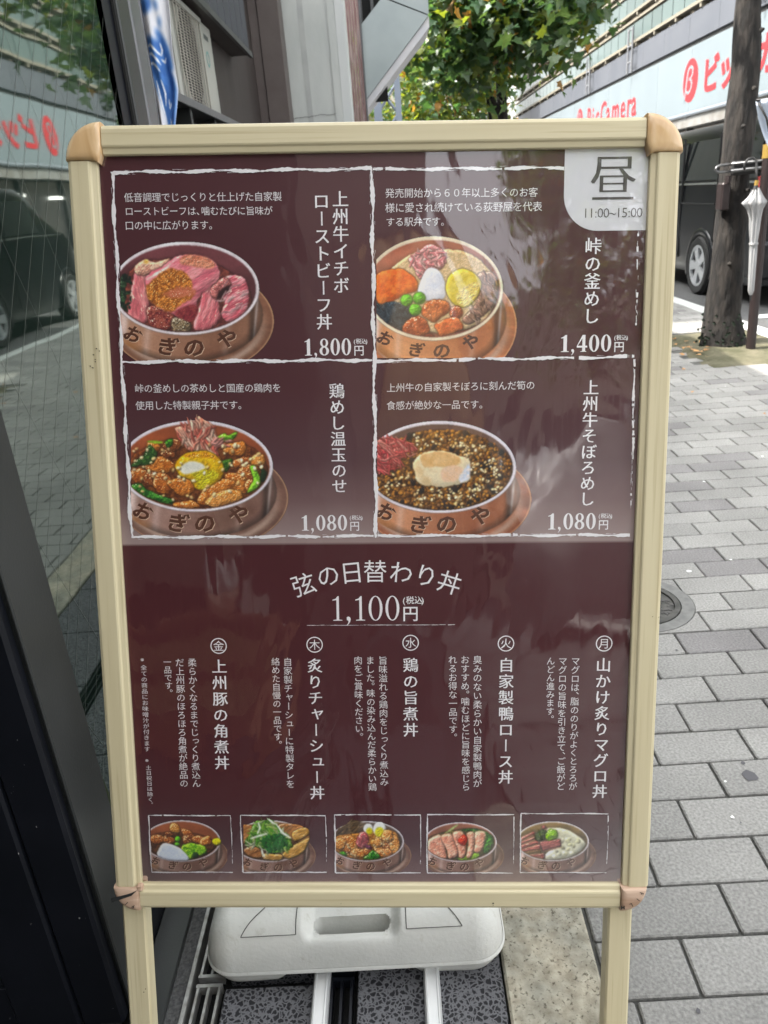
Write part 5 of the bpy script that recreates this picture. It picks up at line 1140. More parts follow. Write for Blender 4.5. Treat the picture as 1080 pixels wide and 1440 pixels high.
# ---------- food pictures
PINK = [(250, 168, 160), (240, 140, 132), (252, 190, 172), (228, 118, 116)]
def pic_beef():
    s = Paint(60, 20, 1045, 765, N1, 1)
    bowl(s, 480, 322, 452, 284, 84, 764, (112, 62, 66), 0); food_clip(s)
    s.blob([(84, 260), (150, 250), (175, 330), (150, 440), (100, 460), (84, 440)], (26, 44, 34), (60, 84, 58), tex=16, spec=.2, hi=(120, 150, 110))
    s.blob([(130, 250), (230, 150), (330, 150), (520, 120), (700, 190), (850, 300), (880, 420), (800, 520), (640, 580), (420, 590), (230, 560), (120, 480)], (92, 44, 40), (140, 74, 60), tex=30, rough=10)
    s.blob([(180, 200), (250, 225), (255, 330), (262, 430), (250, 530), (170, 515), (130, 470), (150, 350)], (206, 112, 118), (236, 160, 158), tex=26, ang=1.3, st=3, spec=.25, rough=8)
    s.blob([(250, 440), (330, 430), (420, 470), (400, 560), (330, 590), (260, 540)], (112, 40, 44), (168, 92, 76), tex=16, spec=.28, rough=8)
    s.blob([(400, 500), (470, 500), (520, 540), (500, 600), (410, 590)], (150, 130, 100), (92, 76, 58), tex=10, spec=.3, rough=8)
    s.blob([(170, 190), (235, 145), (300, 160), (390, 140), (360, 210), (260, 240), (190, 240)], (214, 150, 130), (240, 196, 170), tex=20, spec=.3, hi=(255, 235, 190))
    s.blob([(725, 245), (820, 250), (860, 300), (870, 420), (820, 500), (740, 525), (700, 480), (715, 400), (690, 330)], (204, 100, 112), (240, 176, 178), tex=24, ang=-.5, st=4, spec=.28, rough=8)
    s.blob([(600, 310), (680, 330), (690, 430), (690, 520), (600, 580), (530, 560), (560, 440)], (204, 108, 116), (236, 160, 160), tex=22, ang=1.9, st=3.5, spec=.25, rough=8)
    s.blob([(640, 310), (720, 250), (760, 290), (740, 330), (690, 350), (700, 400), (640, 370)], (150, 84, 82), (206, 130, 124), tex=16, spec=.22, rough=7)
    s.blob([(240, 250), (330, 190), (430, 130), (520, 115), (620, 135), (680, 190), (690, 260), (640, 310), (570, 370), (540, 440), (460, 500), (380, 470), (290, 420), (245, 330)], (212, 112, 126), (240, 164, 166), tex=42, ang=-.5, st=2.5, spec=.2, rough=10, sr=30)
    s.blob([(480, 120), (600, 130), (660, 170), (640, 200), (540, 190), (450, 170)], (196, 120, 92), (226, 160, 130), tex=20, spec=.2, halo=0)
    s.blob([(245, 320), (300, 250), (390, 200), (480, 225), (520, 300), (530, 380), (480, 400), (400, 460), (320, 440), (260, 390)], (150, 84, 30), (216, 142, 66), tex=15, spec=.32, hi=(255, 214, 150), rough=16, rs=24, halo=0)
    s.blob([(350, 350), (460, 310), (560, 330), (470, 380), (400, 370)], (206, 124, 96), (190, 106, 70), tex=10, spec=.35, rough=22, rs=18, halo=0, dark=.95, sr=4)
    s.blob([(420, 470), (470, 430), (540, 420), (560, 460), (520, 520), (450, 500)], (122, 42, 52), (150, 66, 66), tex=20, spec=.1, halo=0)
    s.line([(245, 268), (300, 235), (370, 195), (395, 165)], 14, (244, 226, 214))
    s.blob([(700, 330), (745, 300), (750, 330), (700, 375), (670, 385)], (44, 20, 22), tex=12, halo=0)
    s.strands([(700, 300), (850, 300), (850, 480), (720, 500)], 16, 70, 5, [(246, 196, 196), (250, 214, 210)], -.6, .3)
    s.blob(s.ell(243, 158, 16, 12), (250, 190, 90), (255, 220, 140), rough=2, halo=0)
    s.strands([(90, 260), (150, 260), (150, 420), (90, 440)], 26, 36, 9, [(24, 54, 36), (50, 90, 54), (18, 36, 28)], 1.3, .7)
    return s
def pic_pot():
    s = Paint(30, 15, 1060, 880, N1, 2)
    bowl(s, 444, 391, 481, 361, 46, 876, (158, 92, 72), 1); food_clip(s)
    # rice, then toppings
    s.blob([(150, 250), (300, 150), (480, 120), (640, 130), (760, 190), (850, 290), (880, 400), (850, 540), (760, 640), (500, 700), (200, 660), (60, 560), (46, 400)], (206, 178, 132), (226, 200, 160), tex=14, spec=.05, rough=6, bump=.4)
    s.blob([(40, 470), (150, 480), (260, 500), (330, 560), (300, 640), (200, 690), (90, 620), (30, 560)], (34, 46, 54), (66, 82, 90), tex=18, spec=.16, hi=(150, 170, 180), rough=8)
    s.strands([(50, 500), (250, 520), (280, 620), (180, 670), (60, 590)], 70, 60, 6, [(30, 42, 50), (58, 74, 84), (84, 100, 108)], .7, .9)
    s.blob([(740, 300), (850, 280), (890, 370), (860, 500), (760, 600), (680, 640), (640, 600), (740, 480)], (132, 98, 82), (180, 140, 120), tex=20, ang=.8, st=3, spec=.25)
    s.strands([(740, 320), (850, 300), (880, 420), (800, 560), (700, 620)], 34, 70, 9, [(120, 84, 70), (170, 130, 112), (206, 170, 150)], 1.0, .5)
    s.blob([(270, 180), (350, 130), (410, 88), (500, 120), (530, 190), (500, 260), (420, 260), (350, 330), (310, 250)], (232, 140, 146), (250, 186, 184), tex=18, spec=.25, rough=12)
    s.strands([(280, 180), (410, 105), (510, 140), (520, 220), (430, 250), (350, 300)], 60, 58, 10, [(250, 176, 176), (240, 144, 150), (252, 204, 196)], .4, 1.0)
    s.blob([(46, 300), (130, 258), (240, 258), (320, 320), (330, 400), (230, 440), (150, 480), (60, 490), (40, 400)], (222, 104, 34), (240, 134, 54), tex=34, spec=.12, hi=(255, 196, 130), rough=6, sr=26, bump=.45)
    s.blob([(345, 360), (385, 270), (430, 245), (490, 275), (525, 360), (520, 450), (440, 475), (350, 460), (335, 410)], (226, 230, 240), (240, 240, 244), tex=50, rough=1, dark=.8, sr=26, lit=.3)
    s.blob([(525, 370), (560, 290), (640, 252), (720, 280), (775, 350), (750, 440), (680, 515), (600, 510), (545, 450)], (214, 190, 58), (228, 210, 96), tex=40, rough=3, spec=.05, sr=20, bump=.3)
    s.blob([(600, 430), (680, 360), (760, 350), (740, 430), (670, 510), (610, 490)], (226, 200, 110), (236, 214, 140), tex=20, rough=6, halo=0)
    for x, y in ((258, 470), (345, 456), (317, 536)):
        s.blob(s.ell(x, y, 45, 43), (84, 158, 32), (104, 178, 44), rough=1, tex=40, sr=30, lit=.9, dark=.6)
        s.blob(s.ell(x - 14, y - 16, 9, 6), (190, 226, 140), rough=1, halo=0)
    s.blob([(560, 520), (620, 510), (650, 560), (620, 600), (560, 590)], (150, 70, 38), (186, 100, 60), tex=14, spec=.2)
    s.blob([(385, 490), (460, 462), (545, 480), (560, 540), (500, 590), (440, 625), (370, 580), (360, 540)], (168, 84, 40), (206, 124, 70), tex=26, spec=.2, rough=7, sr=20)
    s.blob([(230, 650), (290, 590), (360, 580), (410, 640), (410, 700), (330, 725), (240, 700)], (150, 70, 36), (196, 106, 60), tex=24, spec=.22, rough=7, sr=20)
    s.blob([(450, 640), (540, 595), (610, 590), (650, 660), (600, 690), (490, 725), (470, 690)], (196, 98, 50), (222, 128, 72), tex=34, spec=.1, rough=4, sr=18)
    s.blob([(380, 710), (430, 700), (450, 725), (400, 735)], (110, 46, 30), tex=14)
    return s
def meatpiece(s, cx, cy, rx, ry, rot, seed_c=0, spec=.3):
    P = s.ell(cx, cy, rx, ry, rot, 9) + s.r.randn(9, 2) * min(rx, ry) * .12
    a, b = [((176, 98, 36), (216, 140, 66)), ((150, 78, 34), (196, 118, 54)), ((110, 56, 30), (160, 92, 48)), ((200, 128, 54), (228, 164, 92))][seed_c]
    s.blob(P, a, b, tex=18, spec=spec, hi=(255, 226, 176), rough=8, rs=20, sr=16)
SES = [(238, 214, 164), (250, 232, 190), (220, 186, 130)]
def pic_chicken():
    s = Paint(45, 10, 1075, 785, N1, 3)
    bowl(s, 479, 335, 489, 290, 66, 778, (156, 84, 52), 2); food_clip(s)
    s.blob([(66, 300), (150, 220), (300, 170), (600, 180), (800, 200), (920, 300), (920, 430), (780, 560), (520, 615), (250, 590), (80, 480)], (88, 46, 26), (130, 76, 38), tex=22, rough=8)
    for a in ((210, 215, 50, 40, .3, 0), (330, 210, 60, 45, 0, 2), (730, 225, 80, 50, -.1, 0), (600, 190, 40, 30, 0, 2), (870, 300, 60, 40, -.6, 3), (770, 310, 60, 40, -.3, 1), (110, 390, 60, 55, .2, 1), (250, 330, 100, 55, .1, 0),
              (200, 420, 70, 50, .3, 2), (270, 440, 80, 60, .9, 1), (560, 260, 90, 30, .5, 1), (380, 460, 90, 60, .2, 0), (790, 390, 90, 60, -.4, 1), (740, 440, 90, 55, .6, 0), (600, 500, 140, 55, -.5, 0), (660, 540, 130, 50, -.2, 3), (420, 580, 90, 30, 0, 0), (830, 460, 40, 50, 0, 1), (300, 260, 50, 30, .2, 2)):
        meatpiece(s, *a)
    g = [(36, 84, 26), (76, 136, 40)]
    s.blob([(66, 330), (150, 260), (185, 200), (230, 250), (200, 320), (120, 335)], (34, 66, 30), (70, 112, 50), tex=16, spec=.12, rough=10)
    s.blob([(280, 180), (330, 160), (330, 200), (300, 220)], *g, tex=12); s.line([(170, 178), (225, 184), (270, 184)], 18, (140, 180, 50))
    s.blob([(66, 450), (130, 445), (170, 480), (240, 510), (330, 545), (320, 575), (240, 560), (160, 530), (80, 490)], (30, 84, 28), (80, 150, 56), tex=20, spec=.14, rough=6)
    s.blob([(610, 150), (660, 125), (680, 140), (740, 115), (720, 160), (660, 180), (620, 170)], (80, 140, 30), (134, 186, 56), tex=16, spec=.15)
    s.blob([(640, 300), (700, 285), (710, 310), (670, 370), (645, 340)], (40, 80, 26), (90, 130, 44), tex=14)
    s.blob([(820, 335), (850, 330), (870, 370), (890, 430), (860, 480), (800, 505), (820, 460), (840, 420), (825, 370)], (104, 168, 36), (150, 206, 66), tex=18, rough=3)
    s.blob([(890, 350), (925, 370), (915, 420), (890, 430)], (30, 50, 26), tex=10)
    s.clip = s.base_clip
    s.blob([(340, 100), (400, 85), (470, 60), (495, 22), (560, 60), (600, 110), (620, 250), (600, 260), (540, 230), (440, 240), (390, 180)], (226, 130, 104), (248, 190, 160), tex=18, ang=1.3, st=4, spec=.2, rough=7)
    s.strands([(370, 110), (480, 50), (560, 60), (600, 130), (600, 230), (450, 225), (390, 170)], 70, 95, 12, [(250, 190, 166), (240, 150, 128), (226, 116, 100), (252, 214, 190)], 1.3, .6)
    s.strands([(600, 160), (700, 170), (690, 200), (610, 220)], 10, 60, 12, [(246, 178, 166), (232, 140, 130)], -.3, .3)
    food_clip(s)
    s.blob([(345, 320), (400, 260), (490, 238), (570, 245), (640, 300), (655, 370), (620, 430), (540, 475), (480, 480), (440, 420), (370, 390)], (196, 144, 16), (228, 190, 36), tex=34, spec=.2, hi=(255, 246, 190), rough=5, sr=30)
    s.blob([(470, 420), (450, 370), (520, 350), (600, 360), (620, 400), (560, 450), (500, 480)], (214, 206, 60), (180, 160, 20), tex=14, rough=8, halo=0, spec=.1)
    s.blob([(375, 345), (430, 305), (500, 310), (540, 345), (480, 370), (420, 385), (385, 375)], (240, 238, 226), (226, 226, 214), tex=30, rough=4, halo=0, dark=.9)
    s.blob([(400, 268), (480, 245), (570, 250), (620, 290), (540, 280), (450, 285)], (206, 134, 20), (230, 170, 40), tex=14, rough=5, halo=0, spec=.3)
    s.bits([(100, 220), (850, 220), (860, 480), (560, 590), (300, 540), (100, 460)], 62, 7, 11, SES, 1.5)
    return s
def pic_soboro():
    s = Paint(40, 30, 1075, 815, N1, 4)
    bowl(s, 465, 355, 507, 305, 50, 808, (104, 78, 68), 3); food_clip(s)
    field = [(50, 300), (180, 190), (280, 140), (420, 115), (600, 120), (740, 160), (880, 250), (940, 360), (930, 450), (800, 560), (600, 630), (400, 630), (200, 580), (60, 510)]
    s.blob(field, (92, 58, 26), (140, 94, 40), tex=14, rough=8)
    s.bits(field, 1500, 7, 13, [(150, 100, 44), (122, 80, 36), (96, 62, 34), (176, 122, 52), (134, 96, 62), (74, 50, 32), (196, 136, 54)], 1.35)
    s.bits(field, 60, 12, 22, [(52, 42, 38), (40, 36, 34)], 1.4)
    s.bits(field, 300, 6, 9, [(176, 120, 50), (200, 144, 60), (120, 84, 44)], 1.3)
    for a, b, n in ((300, 170, 6), (440, 190, 6), (580, 190, 26), (660, 250, 26), (720, 250, 18), (800, 340, 26), (720, 360, 18), (850, 400, 10), (740, 470, 16), (820, 480, 10), (560, 540, 26), (440, 540, 14), (330, 560, 22), (600, 600, 20), (160, 450, 10), (110, 520, 10), (680, 530, 20), (240, 430, 10), (350, 210, 8)):
        s.bits(s.ell(a, b, 55, 40, s.r.rand() * 3, 8), n // 2 + 2, 6, 9.5, SES, 1.5)
    s.blob([(285, 330), (330, 270), (420, 248), (510, 250), (600, 280), (665, 310), (660, 380), (665, 440), (580, 470), (490, 488), (400, 480), (320, 460), (300, 400)], (226, 200, 156), (236, 222, 190), tex=60, rough=11, rs=26, sr=26, spec=.06, dark=.8, lit=.35)
    s.blob([(340, 280), (430, 255), (530, 262), (600, 300), (560, 350), (450, 350), (360, 350)], (222, 178, 118), (232, 196, 144), tex=40, rough=6, halo=0, dark=.95, lit=.3)
    s.blob([(470, 380), (560, 340), (620, 370), (600, 430), (500, 450)], (234, 196, 160), (236, 206, 180), tex=40, rough=8, halo=0, dark=.95, lit=.3)
    s.blob([(600, 400), (660, 330), (668, 380), (655, 440), (600, 455)], (206, 216, 232), (232, 226, 226), tex=20, rough=10, halo=0, dark=.95)
    s.blob([(50, 180), (130, 165), (230, 180), (330, 240), (240, 265), (190, 340), (170, 360), (100, 370), (60, 410), (50, 300)], (212, 92, 88), (236, 132, 120), tex=18, ang=.5, st=4, spec=.18, rough=8)
    s.strands([(60, 190), (200, 180), (290, 240), (200, 270), (160, 340), (60, 380)], 90, 110, 10, [(240, 124, 116), (224, 96, 94), (250, 160, 146), (206, 76, 80)], .5, .55)
    return s
def pic_small(i):
    """the five little pictures of the lower row"""
    if i == 0:
        s = Paint(80, 90, 965, 700, N2, 10); bowl(s, 449, 335, 439, 235, 96, 690, (150, 86, 56), 2); food_clip(s)
        s.blob([(96, 300), (250, 240), (600, 250), (800, 330), (820, 430), (560, 560), (250, 520), (96, 430)], (70, 40, 26), (100, 62, 34), tex=30)
        for a in ((180, 315, 100, 55, 0, 1), (300, 320, 70, 60, .4, 1), (370, 190, 70, 60, .8, 3), (530, 260, 110, 40, .7, 1), (520, 320, 70, 60, .3, 2), (640, 320, 80, 55, .2, 1), (720, 340, 60, 70, 1.2, 0), (310, 265, 60, 30, .3, 2)): meatpiece(s, *a)
        s.blob(s.ell(405, 315, 34, 36), (84, 166, 30), (120, 196, 46), rough=1); s.blob(s.ell(400, 375, 34, 26), (84, 160, 30), (120, 190, 46), rough=2)
        s.blob([(440, 400), (520, 360), (640, 370), (730, 420), (720, 490), (620, 510), (580, 540), (500, 540), (450, 460)], (96, 160, 20), (170, 214, 50), tex=22, rough=18, rs=26, spec=.2, hi=(225, 245, 130))
        s.blob([(590, 460), (640, 490), (620, 530), (570, 520)], (30, 60, 26), tex=12)
        s.clip = s.base_clip
        s.blob([(170, 480), (230, 370), (310, 366), (450, 430), (530, 550), (350, 558), (230, 530)], (222, 230, 246), (234, 238, 250), tex=60, rough=2, dark=.85, lit=.25)
        s.blob(s.ell(845, 345, 56, 42), (206, 196, 10), (236, 226, 30), rough=4, tex=20)
    elif i == 1:
        s = Paint(80, 70, 930, 700, N2, 11); bowl(s, 405, 337, 430, 237, 100, 690, (120, 80, 58), 2); s.clip = s.base_clip
        for P, c in (([(90, 170), (200, 160), (260, 240), (160, 330), (96, 380)], 0), ([(500, 150), (750, 155), (850, 260), (830, 330), (700, 350), (560, 260)], 0), ([(110, 440), (230, 385), (330, 480), (300, 530), (180, 520)], 1), ([(540, 500), (600, 430), (840, 300), (820, 400), (760, 480), (620, 540)], 3), ([(330, 480), (540, 490), (520, 555), (340, 545)], 3), ([(650, 240), (800, 180), (850, 260), (690, 340)], 3)):
            a, b = [((150, 98, 50), (190, 134, 84)), ((140, 90, 50), (186, 130, 80)), 0, ((184, 136, 60), (222, 178, 110))][c]
            s.blob(P, a, b, tex=34, ang=-.4, st=2, rough=6, spec=.14)
        s.line([(105, 440), (160, 405), (235, 390)], 12, (236, 216, 190)); s.line([(590, 455), (700, 380), (830, 310)], 14, (230, 190, 110))
        s.blob([(230, 130), (330, 110), (440, 130), (560, 260), (660, 390), (560, 440), (440, 480), (300, 410), (230, 380), (250, 260), (140, 360)], (70, 140, 30), (140, 200, 60), tex=30, rough=14, spec=.1)
        s.strands([(230, 140), (440, 120), (640, 380), (450, 460), (250, 400), (150, 330)], 150, 120, 11, [(150, 214, 60), (206, 232, 130), (90, 176, 40), (226, 240, 200)], .9, .8)
        s.strands([(340, 290), (520, 260), (600, 380), (460, 450), (320, 400)], 120, 70, 10, [(30, 130, 50), (60, 160, 60), (20, 100, 40)], .8, 1)
        for P in ([(370, 80), (420, 120), (470, 150)], [(470, 140), (540, 240), (640, 305)], [(270, 130), (290, 190), (260, 260)], [(180, 310), (270, 280), (380, 250)], [(310, 430), (320, 480), (345, 520)]): s.line(P, 24, (236, 242, 232))
    elif i == 2:
        s = Paint(40, 70, 930, 700, N2, 12); bowl(s, 410, 338, 422, 230, 60, 690, (96, 80, 72), 2); s.clip = s.base_clip
        s.strands([(60, 260), (200, 130), (330, 130), (330, 230), (200, 260), (100, 300)], 60, 190, 11, [(150, 120, 86), (120, 92, 62), (180, 150, 112), (96, 74, 54)], -.6, .35)
        food_clip(s)
        s.blob([(60, 300), (200, 260), (700, 220), (780, 380), (740, 480), (560, 560), (300, 550), (60, 470)], (150, 96, 40), (196, 140, 70), tex=20)
        for a in ((200, 380, 130, 100, 0, 0), (110, 370, 70, 70, .4, 3), (330, 470, 100, 60, 0, 0), (540, 380, 60, 110, 0, 3), (640, 330, 90, 120, -.3, 1), (720, 380, 60, 110, -.3, 3), (610, 470, 90, 60, 0, 0), (430, 450, 60, 50, 0, 1)): meatpiece(s, *a, spec=.34)
        s.clip = s.base_clip
        s.blob(s.ell(430, 200, 56, 62, -.3), (232, 234, 236), (244, 244, 244), rough=1, dark=.85, lit=.3); s.blob(s.ell(440, 225, 36, 36), (206, 190, 10), (226, 206, 30), rough=2, halo=0)
        s.blob(s.ell(555, 200, 72, 82, .2), (230, 234, 236), (244, 244, 244), rough=1, dark=.85, lit=.3); s.blob(s.ell(555, 235, 50, 55), (216, 204, 0), (226, 214, 20), rough=2, halo=0)
        food_clip(s)
        meatpiece(s, 640, 280, 70, 70, 0, 3); meatpiece(s, 520, 350, 60, 50, 0, 3)
        s.blob([(300, 310), (350, 235), (410, 250), (440, 320), (390, 400), (340, 415), (290, 370)], (196, 84, 90), (232, 130, 130), tex=16, rough=12, spec=.15)
        s.strands([(310, 300), (370, 250), (430, 310), (380, 390), (310, 370)], 26, 70, 12, [(226, 110, 114), (240, 150, 150), (200, 84, 92)], .6, 1)
        s.blob([(390, 380), (460, 390), (470, 430), (410, 420)], (84, 34, 60), (120, 60, 84), tex=10)
        s.blob([(370, 540), (420, 490), (480, 440), (560, 500), (540, 545)], (24, 96, 20), (80, 156, 50), tex=20, spec=.1)
        s.blob([(90, 480), (150, 450), (200, 500), (150, 505)], (50, 120, 24), (90, 160, 50), tex=20)
        s.bits([(100, 300), (350, 420), (330, 530), (120, 450)], 26, 6, 9, SES); s.bits([(500, 320), (720, 300), (700, 470), (520, 500)], 26, 6, 9, SES)
    elif i == 3:
        s = Paint(20, 70, 480, 380, N2, 13); bowl(s, 215, 197, 212, 115, 30, 374, (152, 98, 76), 2); food_clip(s)
        s.blob([(30, 180), (120, 140), (300, 120), (400, 170), (400, 240), (260, 300), (100, 290), (30, 230)], (70, 60, 30), (110, 100, 50), tex=14)
        s.blob([(220, 130), (290, 118), (360, 140), (400, 170), (400, 220), (360, 260), (340, 200), (300, 150)], (24, 70, 24), (80, 140, 40), tex=10, rough=7, spec=.12)
        s.blob([(345, 240), (380, 160), (405, 170), (405, 210), (370, 260)], (20, 70, 24), (70, 140, 40), tex=8, rough=6)
        s.clip = s.base_clip; s.line([(130, 148), (170, 120), (205, 96)], 10, (176, 206, 130)); food_clip(s)
        s.blob([(200, 290), (300, 260), (330, 270), (300, 300), (230, 304)], (130, 180, 40), (160, 210, 60), tex=10)
        for P in ([(30, 190), (90, 155), (115, 180), (135, 250), (138, 300), (80, 290), (30, 250)], [(105, 165), (160, 150), (185, 190), (208, 270), (150, 295), (140, 250)], [(170, 150), (220, 135), (250, 180), (245, 280), (210, 290), (200, 240)], [(250, 150), (290, 140), (300, 200), (285, 280), (250, 285), (262, 210)], [(300, 140), (355, 138), (360, 180), (340, 250), (295, 255), (300, 200)]):
            s.blob(P, (226, 150, 124), (240, 184, 160), tex=18, rough=2, spec=.06, sr=10, dark=.6)
            s.line([P[0], P[1], P[2]], 4, (246, 214, 180))
        s.blob([(205, 175), (235, 152), (258, 170), (255, 200), (230, 218), (205, 200)], (190, 40, 20), (224, 80, 44), tex=10, rough=4, spec=.15)
    else:
        s = Paint(550, 65, 1010, 380, N2, 14); bowl(s, 745, 192, 210, 116, 562, 374, (132, 108, 66), 2); food_clip(s)
        s.blob([(700, 130), (780, 115), (860, 140), (925, 190), (930, 220), (860, 280), (730, 302), (690, 290), (730, 240), (790, 200)], (212, 208, 180), (228, 226, 204), tex=22, rough=3, dark=.85, spec=.05)
        s.bits([(800, 180), (900, 190), (850, 260), (750, 280)], 20, 6, 11, [(200, 196, 160), (226, 222, 196)], 1.5, 0, False)
        for P in ([(562, 170), (640, 135), (650, 150), (562, 195)], [(562, 195), (655, 160), (660, 178), (562, 215)], [(562, 215), (660, 185), (680, 205), (562, 245)], [(562, 240), (680, 205), (685, 240), (562, 262)], [(670, 195), (790, 178), (795, 225), (690, 252)], [(600, 270), (700, 262), (705, 298), (600, 288)], [(680, 105), (700, 100), (715, 122), (690, 130)]):
            s.blob(P, (136, 70, 66), (176, 104, 96), tex=14, ang=-.2, st=3, rough=2, sr=6, spec=.06, sm=False)
            s.line([P[-1], P[-2]], 6, (200, 150, 110)); s.line([P[0], P[1]], 3, (214, 170, 140))
        s.blob([(640, 160), (670, 130), (710, 130), (700, 180), (660, 190)], (44, 60, 24), (90, 104, 50), tex=8, rough=6)
        s.blob([(705, 150), (735, 125), (775, 140), (770, 175), (730, 190), (708, 178)], (110, 160, 20), (160, 204, 50), tex=10, rough=7, spec=.15)
    return s

N1, N2 = 330, 170
def place_pic(s, zx, zy, bb, name='food_picture'):
    """(zx, zy): size of the picture's own units; bb: its four corners on the poster in mm"""
    (ax, ay), (bx_, by), (cx, cy), (dx, dy) = bb
    U = s.X / zx; V = s.Y / zy
    px = ax * (1 - U) * (1 - V) + bx_ * U * (1 - V) + cx * (1 - U) * V + dx * U * V
    py = ay * (1 - U) * (1 - V) + by * U * (1 - V) + cy * (1 - U) * V + dy * U * V
    h, w = s.h, s.w; keep = s.al > .45
    fk = keep[:-1, :-1] & keep[1:, :-1] & keep[:-1, 1:] & keep[1:, 1:]
    idx = np.arange(h * w).reshape(h, w); q = np.stack([idx[:-1, :-1], idx[1:, :-1], idx[1:, 1:], idx[:-1, 1:]], -1)[fk]
    used = np.unique(q); rem = np.full(h * w, -1); rem[used] = np.arange(len(used)); q = rem[q]
    co = np.stack([px.ravel()[used] * .001, np.full(len(used), -.0006), -py.ravel()[used] * .001], 1)
    me = bpy.data.meshes.new(name); me.vertices.add(len(used)); me.vertices.foreach_set('co', co.astype(np.float32).ravel())
    me.loops.add(q.size); me.loops.foreach_set('vertex_index', q.astype(np.int32).ravel()); me.polygons.add(len(q)); me.polygons.foreach_set('loop_start', np.arange(0, q.size, 4, dtype=np.int32)); me.update(); me.validate()
    x = np.clip(s.c.reshape(-1, 3)[used], 0, 255) / 255 * .97; c = np.ones((len(used), 4), np.float32); c[:, :3] = np.where(x <= .04045, x / 12.92, ((x + .055) / 1.055) ** 2.4)
    a = me.color_attributes.new('ink', 'FLOAT_COLOR', 'POINT'); a.data.foreach_set('color', c.ravel()); me.materials.append(ink)
    o = bpy.data.objects.new(name, me); COL.objects.link(o); o.parent = sg; return o
BB = [((4.0, 97.7), (239.0, 100.8), (-6.8, 268.2), (234.0, 270.8)), ((351.3, 97.8), (556.0, 100.5), (349.1, 267.3), (558.9, 269.6)), ((8.8, 330.3), (241.9, 332.6), (-2.0, 507.6), (237.0, 509.4)), ((348.3, 333.7), (569.6, 335.8), (346.0, 510.2), (572.8, 511.9)),
      ((5.0, 912.8), (147.1, 913.0), (-1.1, 1021.2), (143.0, 1021.2)), ((141.8, 913.0), (283.3, 913.3), (137.6, 1021.2), (281.1, 1021.2)), ((283.3, 913.3), (424.3, 913.5), (281.1, 1021.2), (424.1, 1021.2)), ((419.1, 907.9), (694.0, 908.4), (418.8, 1021.2), (697.7, 1021.3))]
ZZ = [(1080, 799), (1080, 908), (1080, 810), (1080, 845), (1080, 760), (1080, 760), (1080, 760), (1080, 408)]
carve = mat('carved dark brown letters', lin((92, 56, 42)), .4); carvel = mat('carved letter highlight', lin((216, 186, 160)), .4)
CV = [  # (picture, letters: x, y, size, rotation) in the picture's own units
    (0, [(165, 600, 100, -.5), (375, 675, 112, -.15), (535, 680, 118, .03), (735, 625, 112, .28)], 1.0), (1, [(110, 735, 100, -.5), (325, 815, 100, -.12), (500, 820, 112, .03), (700, 760, 105, .28)], .5), (2, [(145, 620, 112, -.5), (365, 695, 120, -.15), (535, 695, 122, .03), (750, 640, 118, .28)], 1.0),
    (3, [(110, 650, 115, -.5), (335, 735, 120, -.15), (510, 730, 125, .03), (735, 675, 120, .28)], 1.0), (4, [(155, 560, 90, -.5), (350, 610, 95, -.15), (510, 620, 100, .03), (690, 575, 95, .28)], 1), (5, [(155, 575, 90, -.5), (340, 625, 95, -.15), (495, 630, 100, .03), (665, 585, 95, .28)], 1),
    (6, [(110, 560, 90, -.5), (300, 610, 95, -.15), (455, 620, 100, .03), (640, 575, 95, .28)], 1), (7, [(56, 308, 48, -.5), (160, 335, 50, -.15), (240, 338, 52, .03), (325, 315, 48, .28)], 1), (7, [(585, 305, 48, -.5), (685, 330, 50, -.15), (765, 333, 52, .03), (850, 312, 48, .28)], 1)]
def carve_letters(k, data, amt, par):
    bb = BB[k]; zx, zy = ZZ[k]
    def P_(x, y):
        U, V = x / zx, y / zy; return tuple(bb[0][i] * (1 - U) * (1 - V) + bb[1][i] * U * (1 - V) + bb[2][i] * (1 - U) * V + bb[3][i] * U * V for i in (0, 1))
    for ch, (x, y, sz, rt) in zip('おぎのや', data):
        for dx, dd, m_ in ((3, -.00068, carvel), (0, -.00074, carve)):
            if amt < 1 and m_ is carvel: continue
            mb = MB(); q = sz * .035 * (1 if dx else 0)
            def f(a, b): u, v = P_(x + a + q, y - b * .92 + q); return (u * .001, dd, -v * .001)
            put_glyph(mb, (ch, .035), 0, 0, sz * 1.15, f, rot=rt, slant=.08); mb.build('carved_letter', m_, par)
pics = [pic_beef(), pic_pot(), pic_chicken(), pic_soboro()] + [pic_small(i) for i in range(5)]
for s_ in pics: finish(s_)
pobj = []
for i, s_ in enumerate(pics): k = min(i, 7); pobj.append(place_pic(s_, *ZZ[k], BB[k]))
for i, (k, data, amt) in enumerate(CV): carve_letters(k, data, amt, pobj[i])
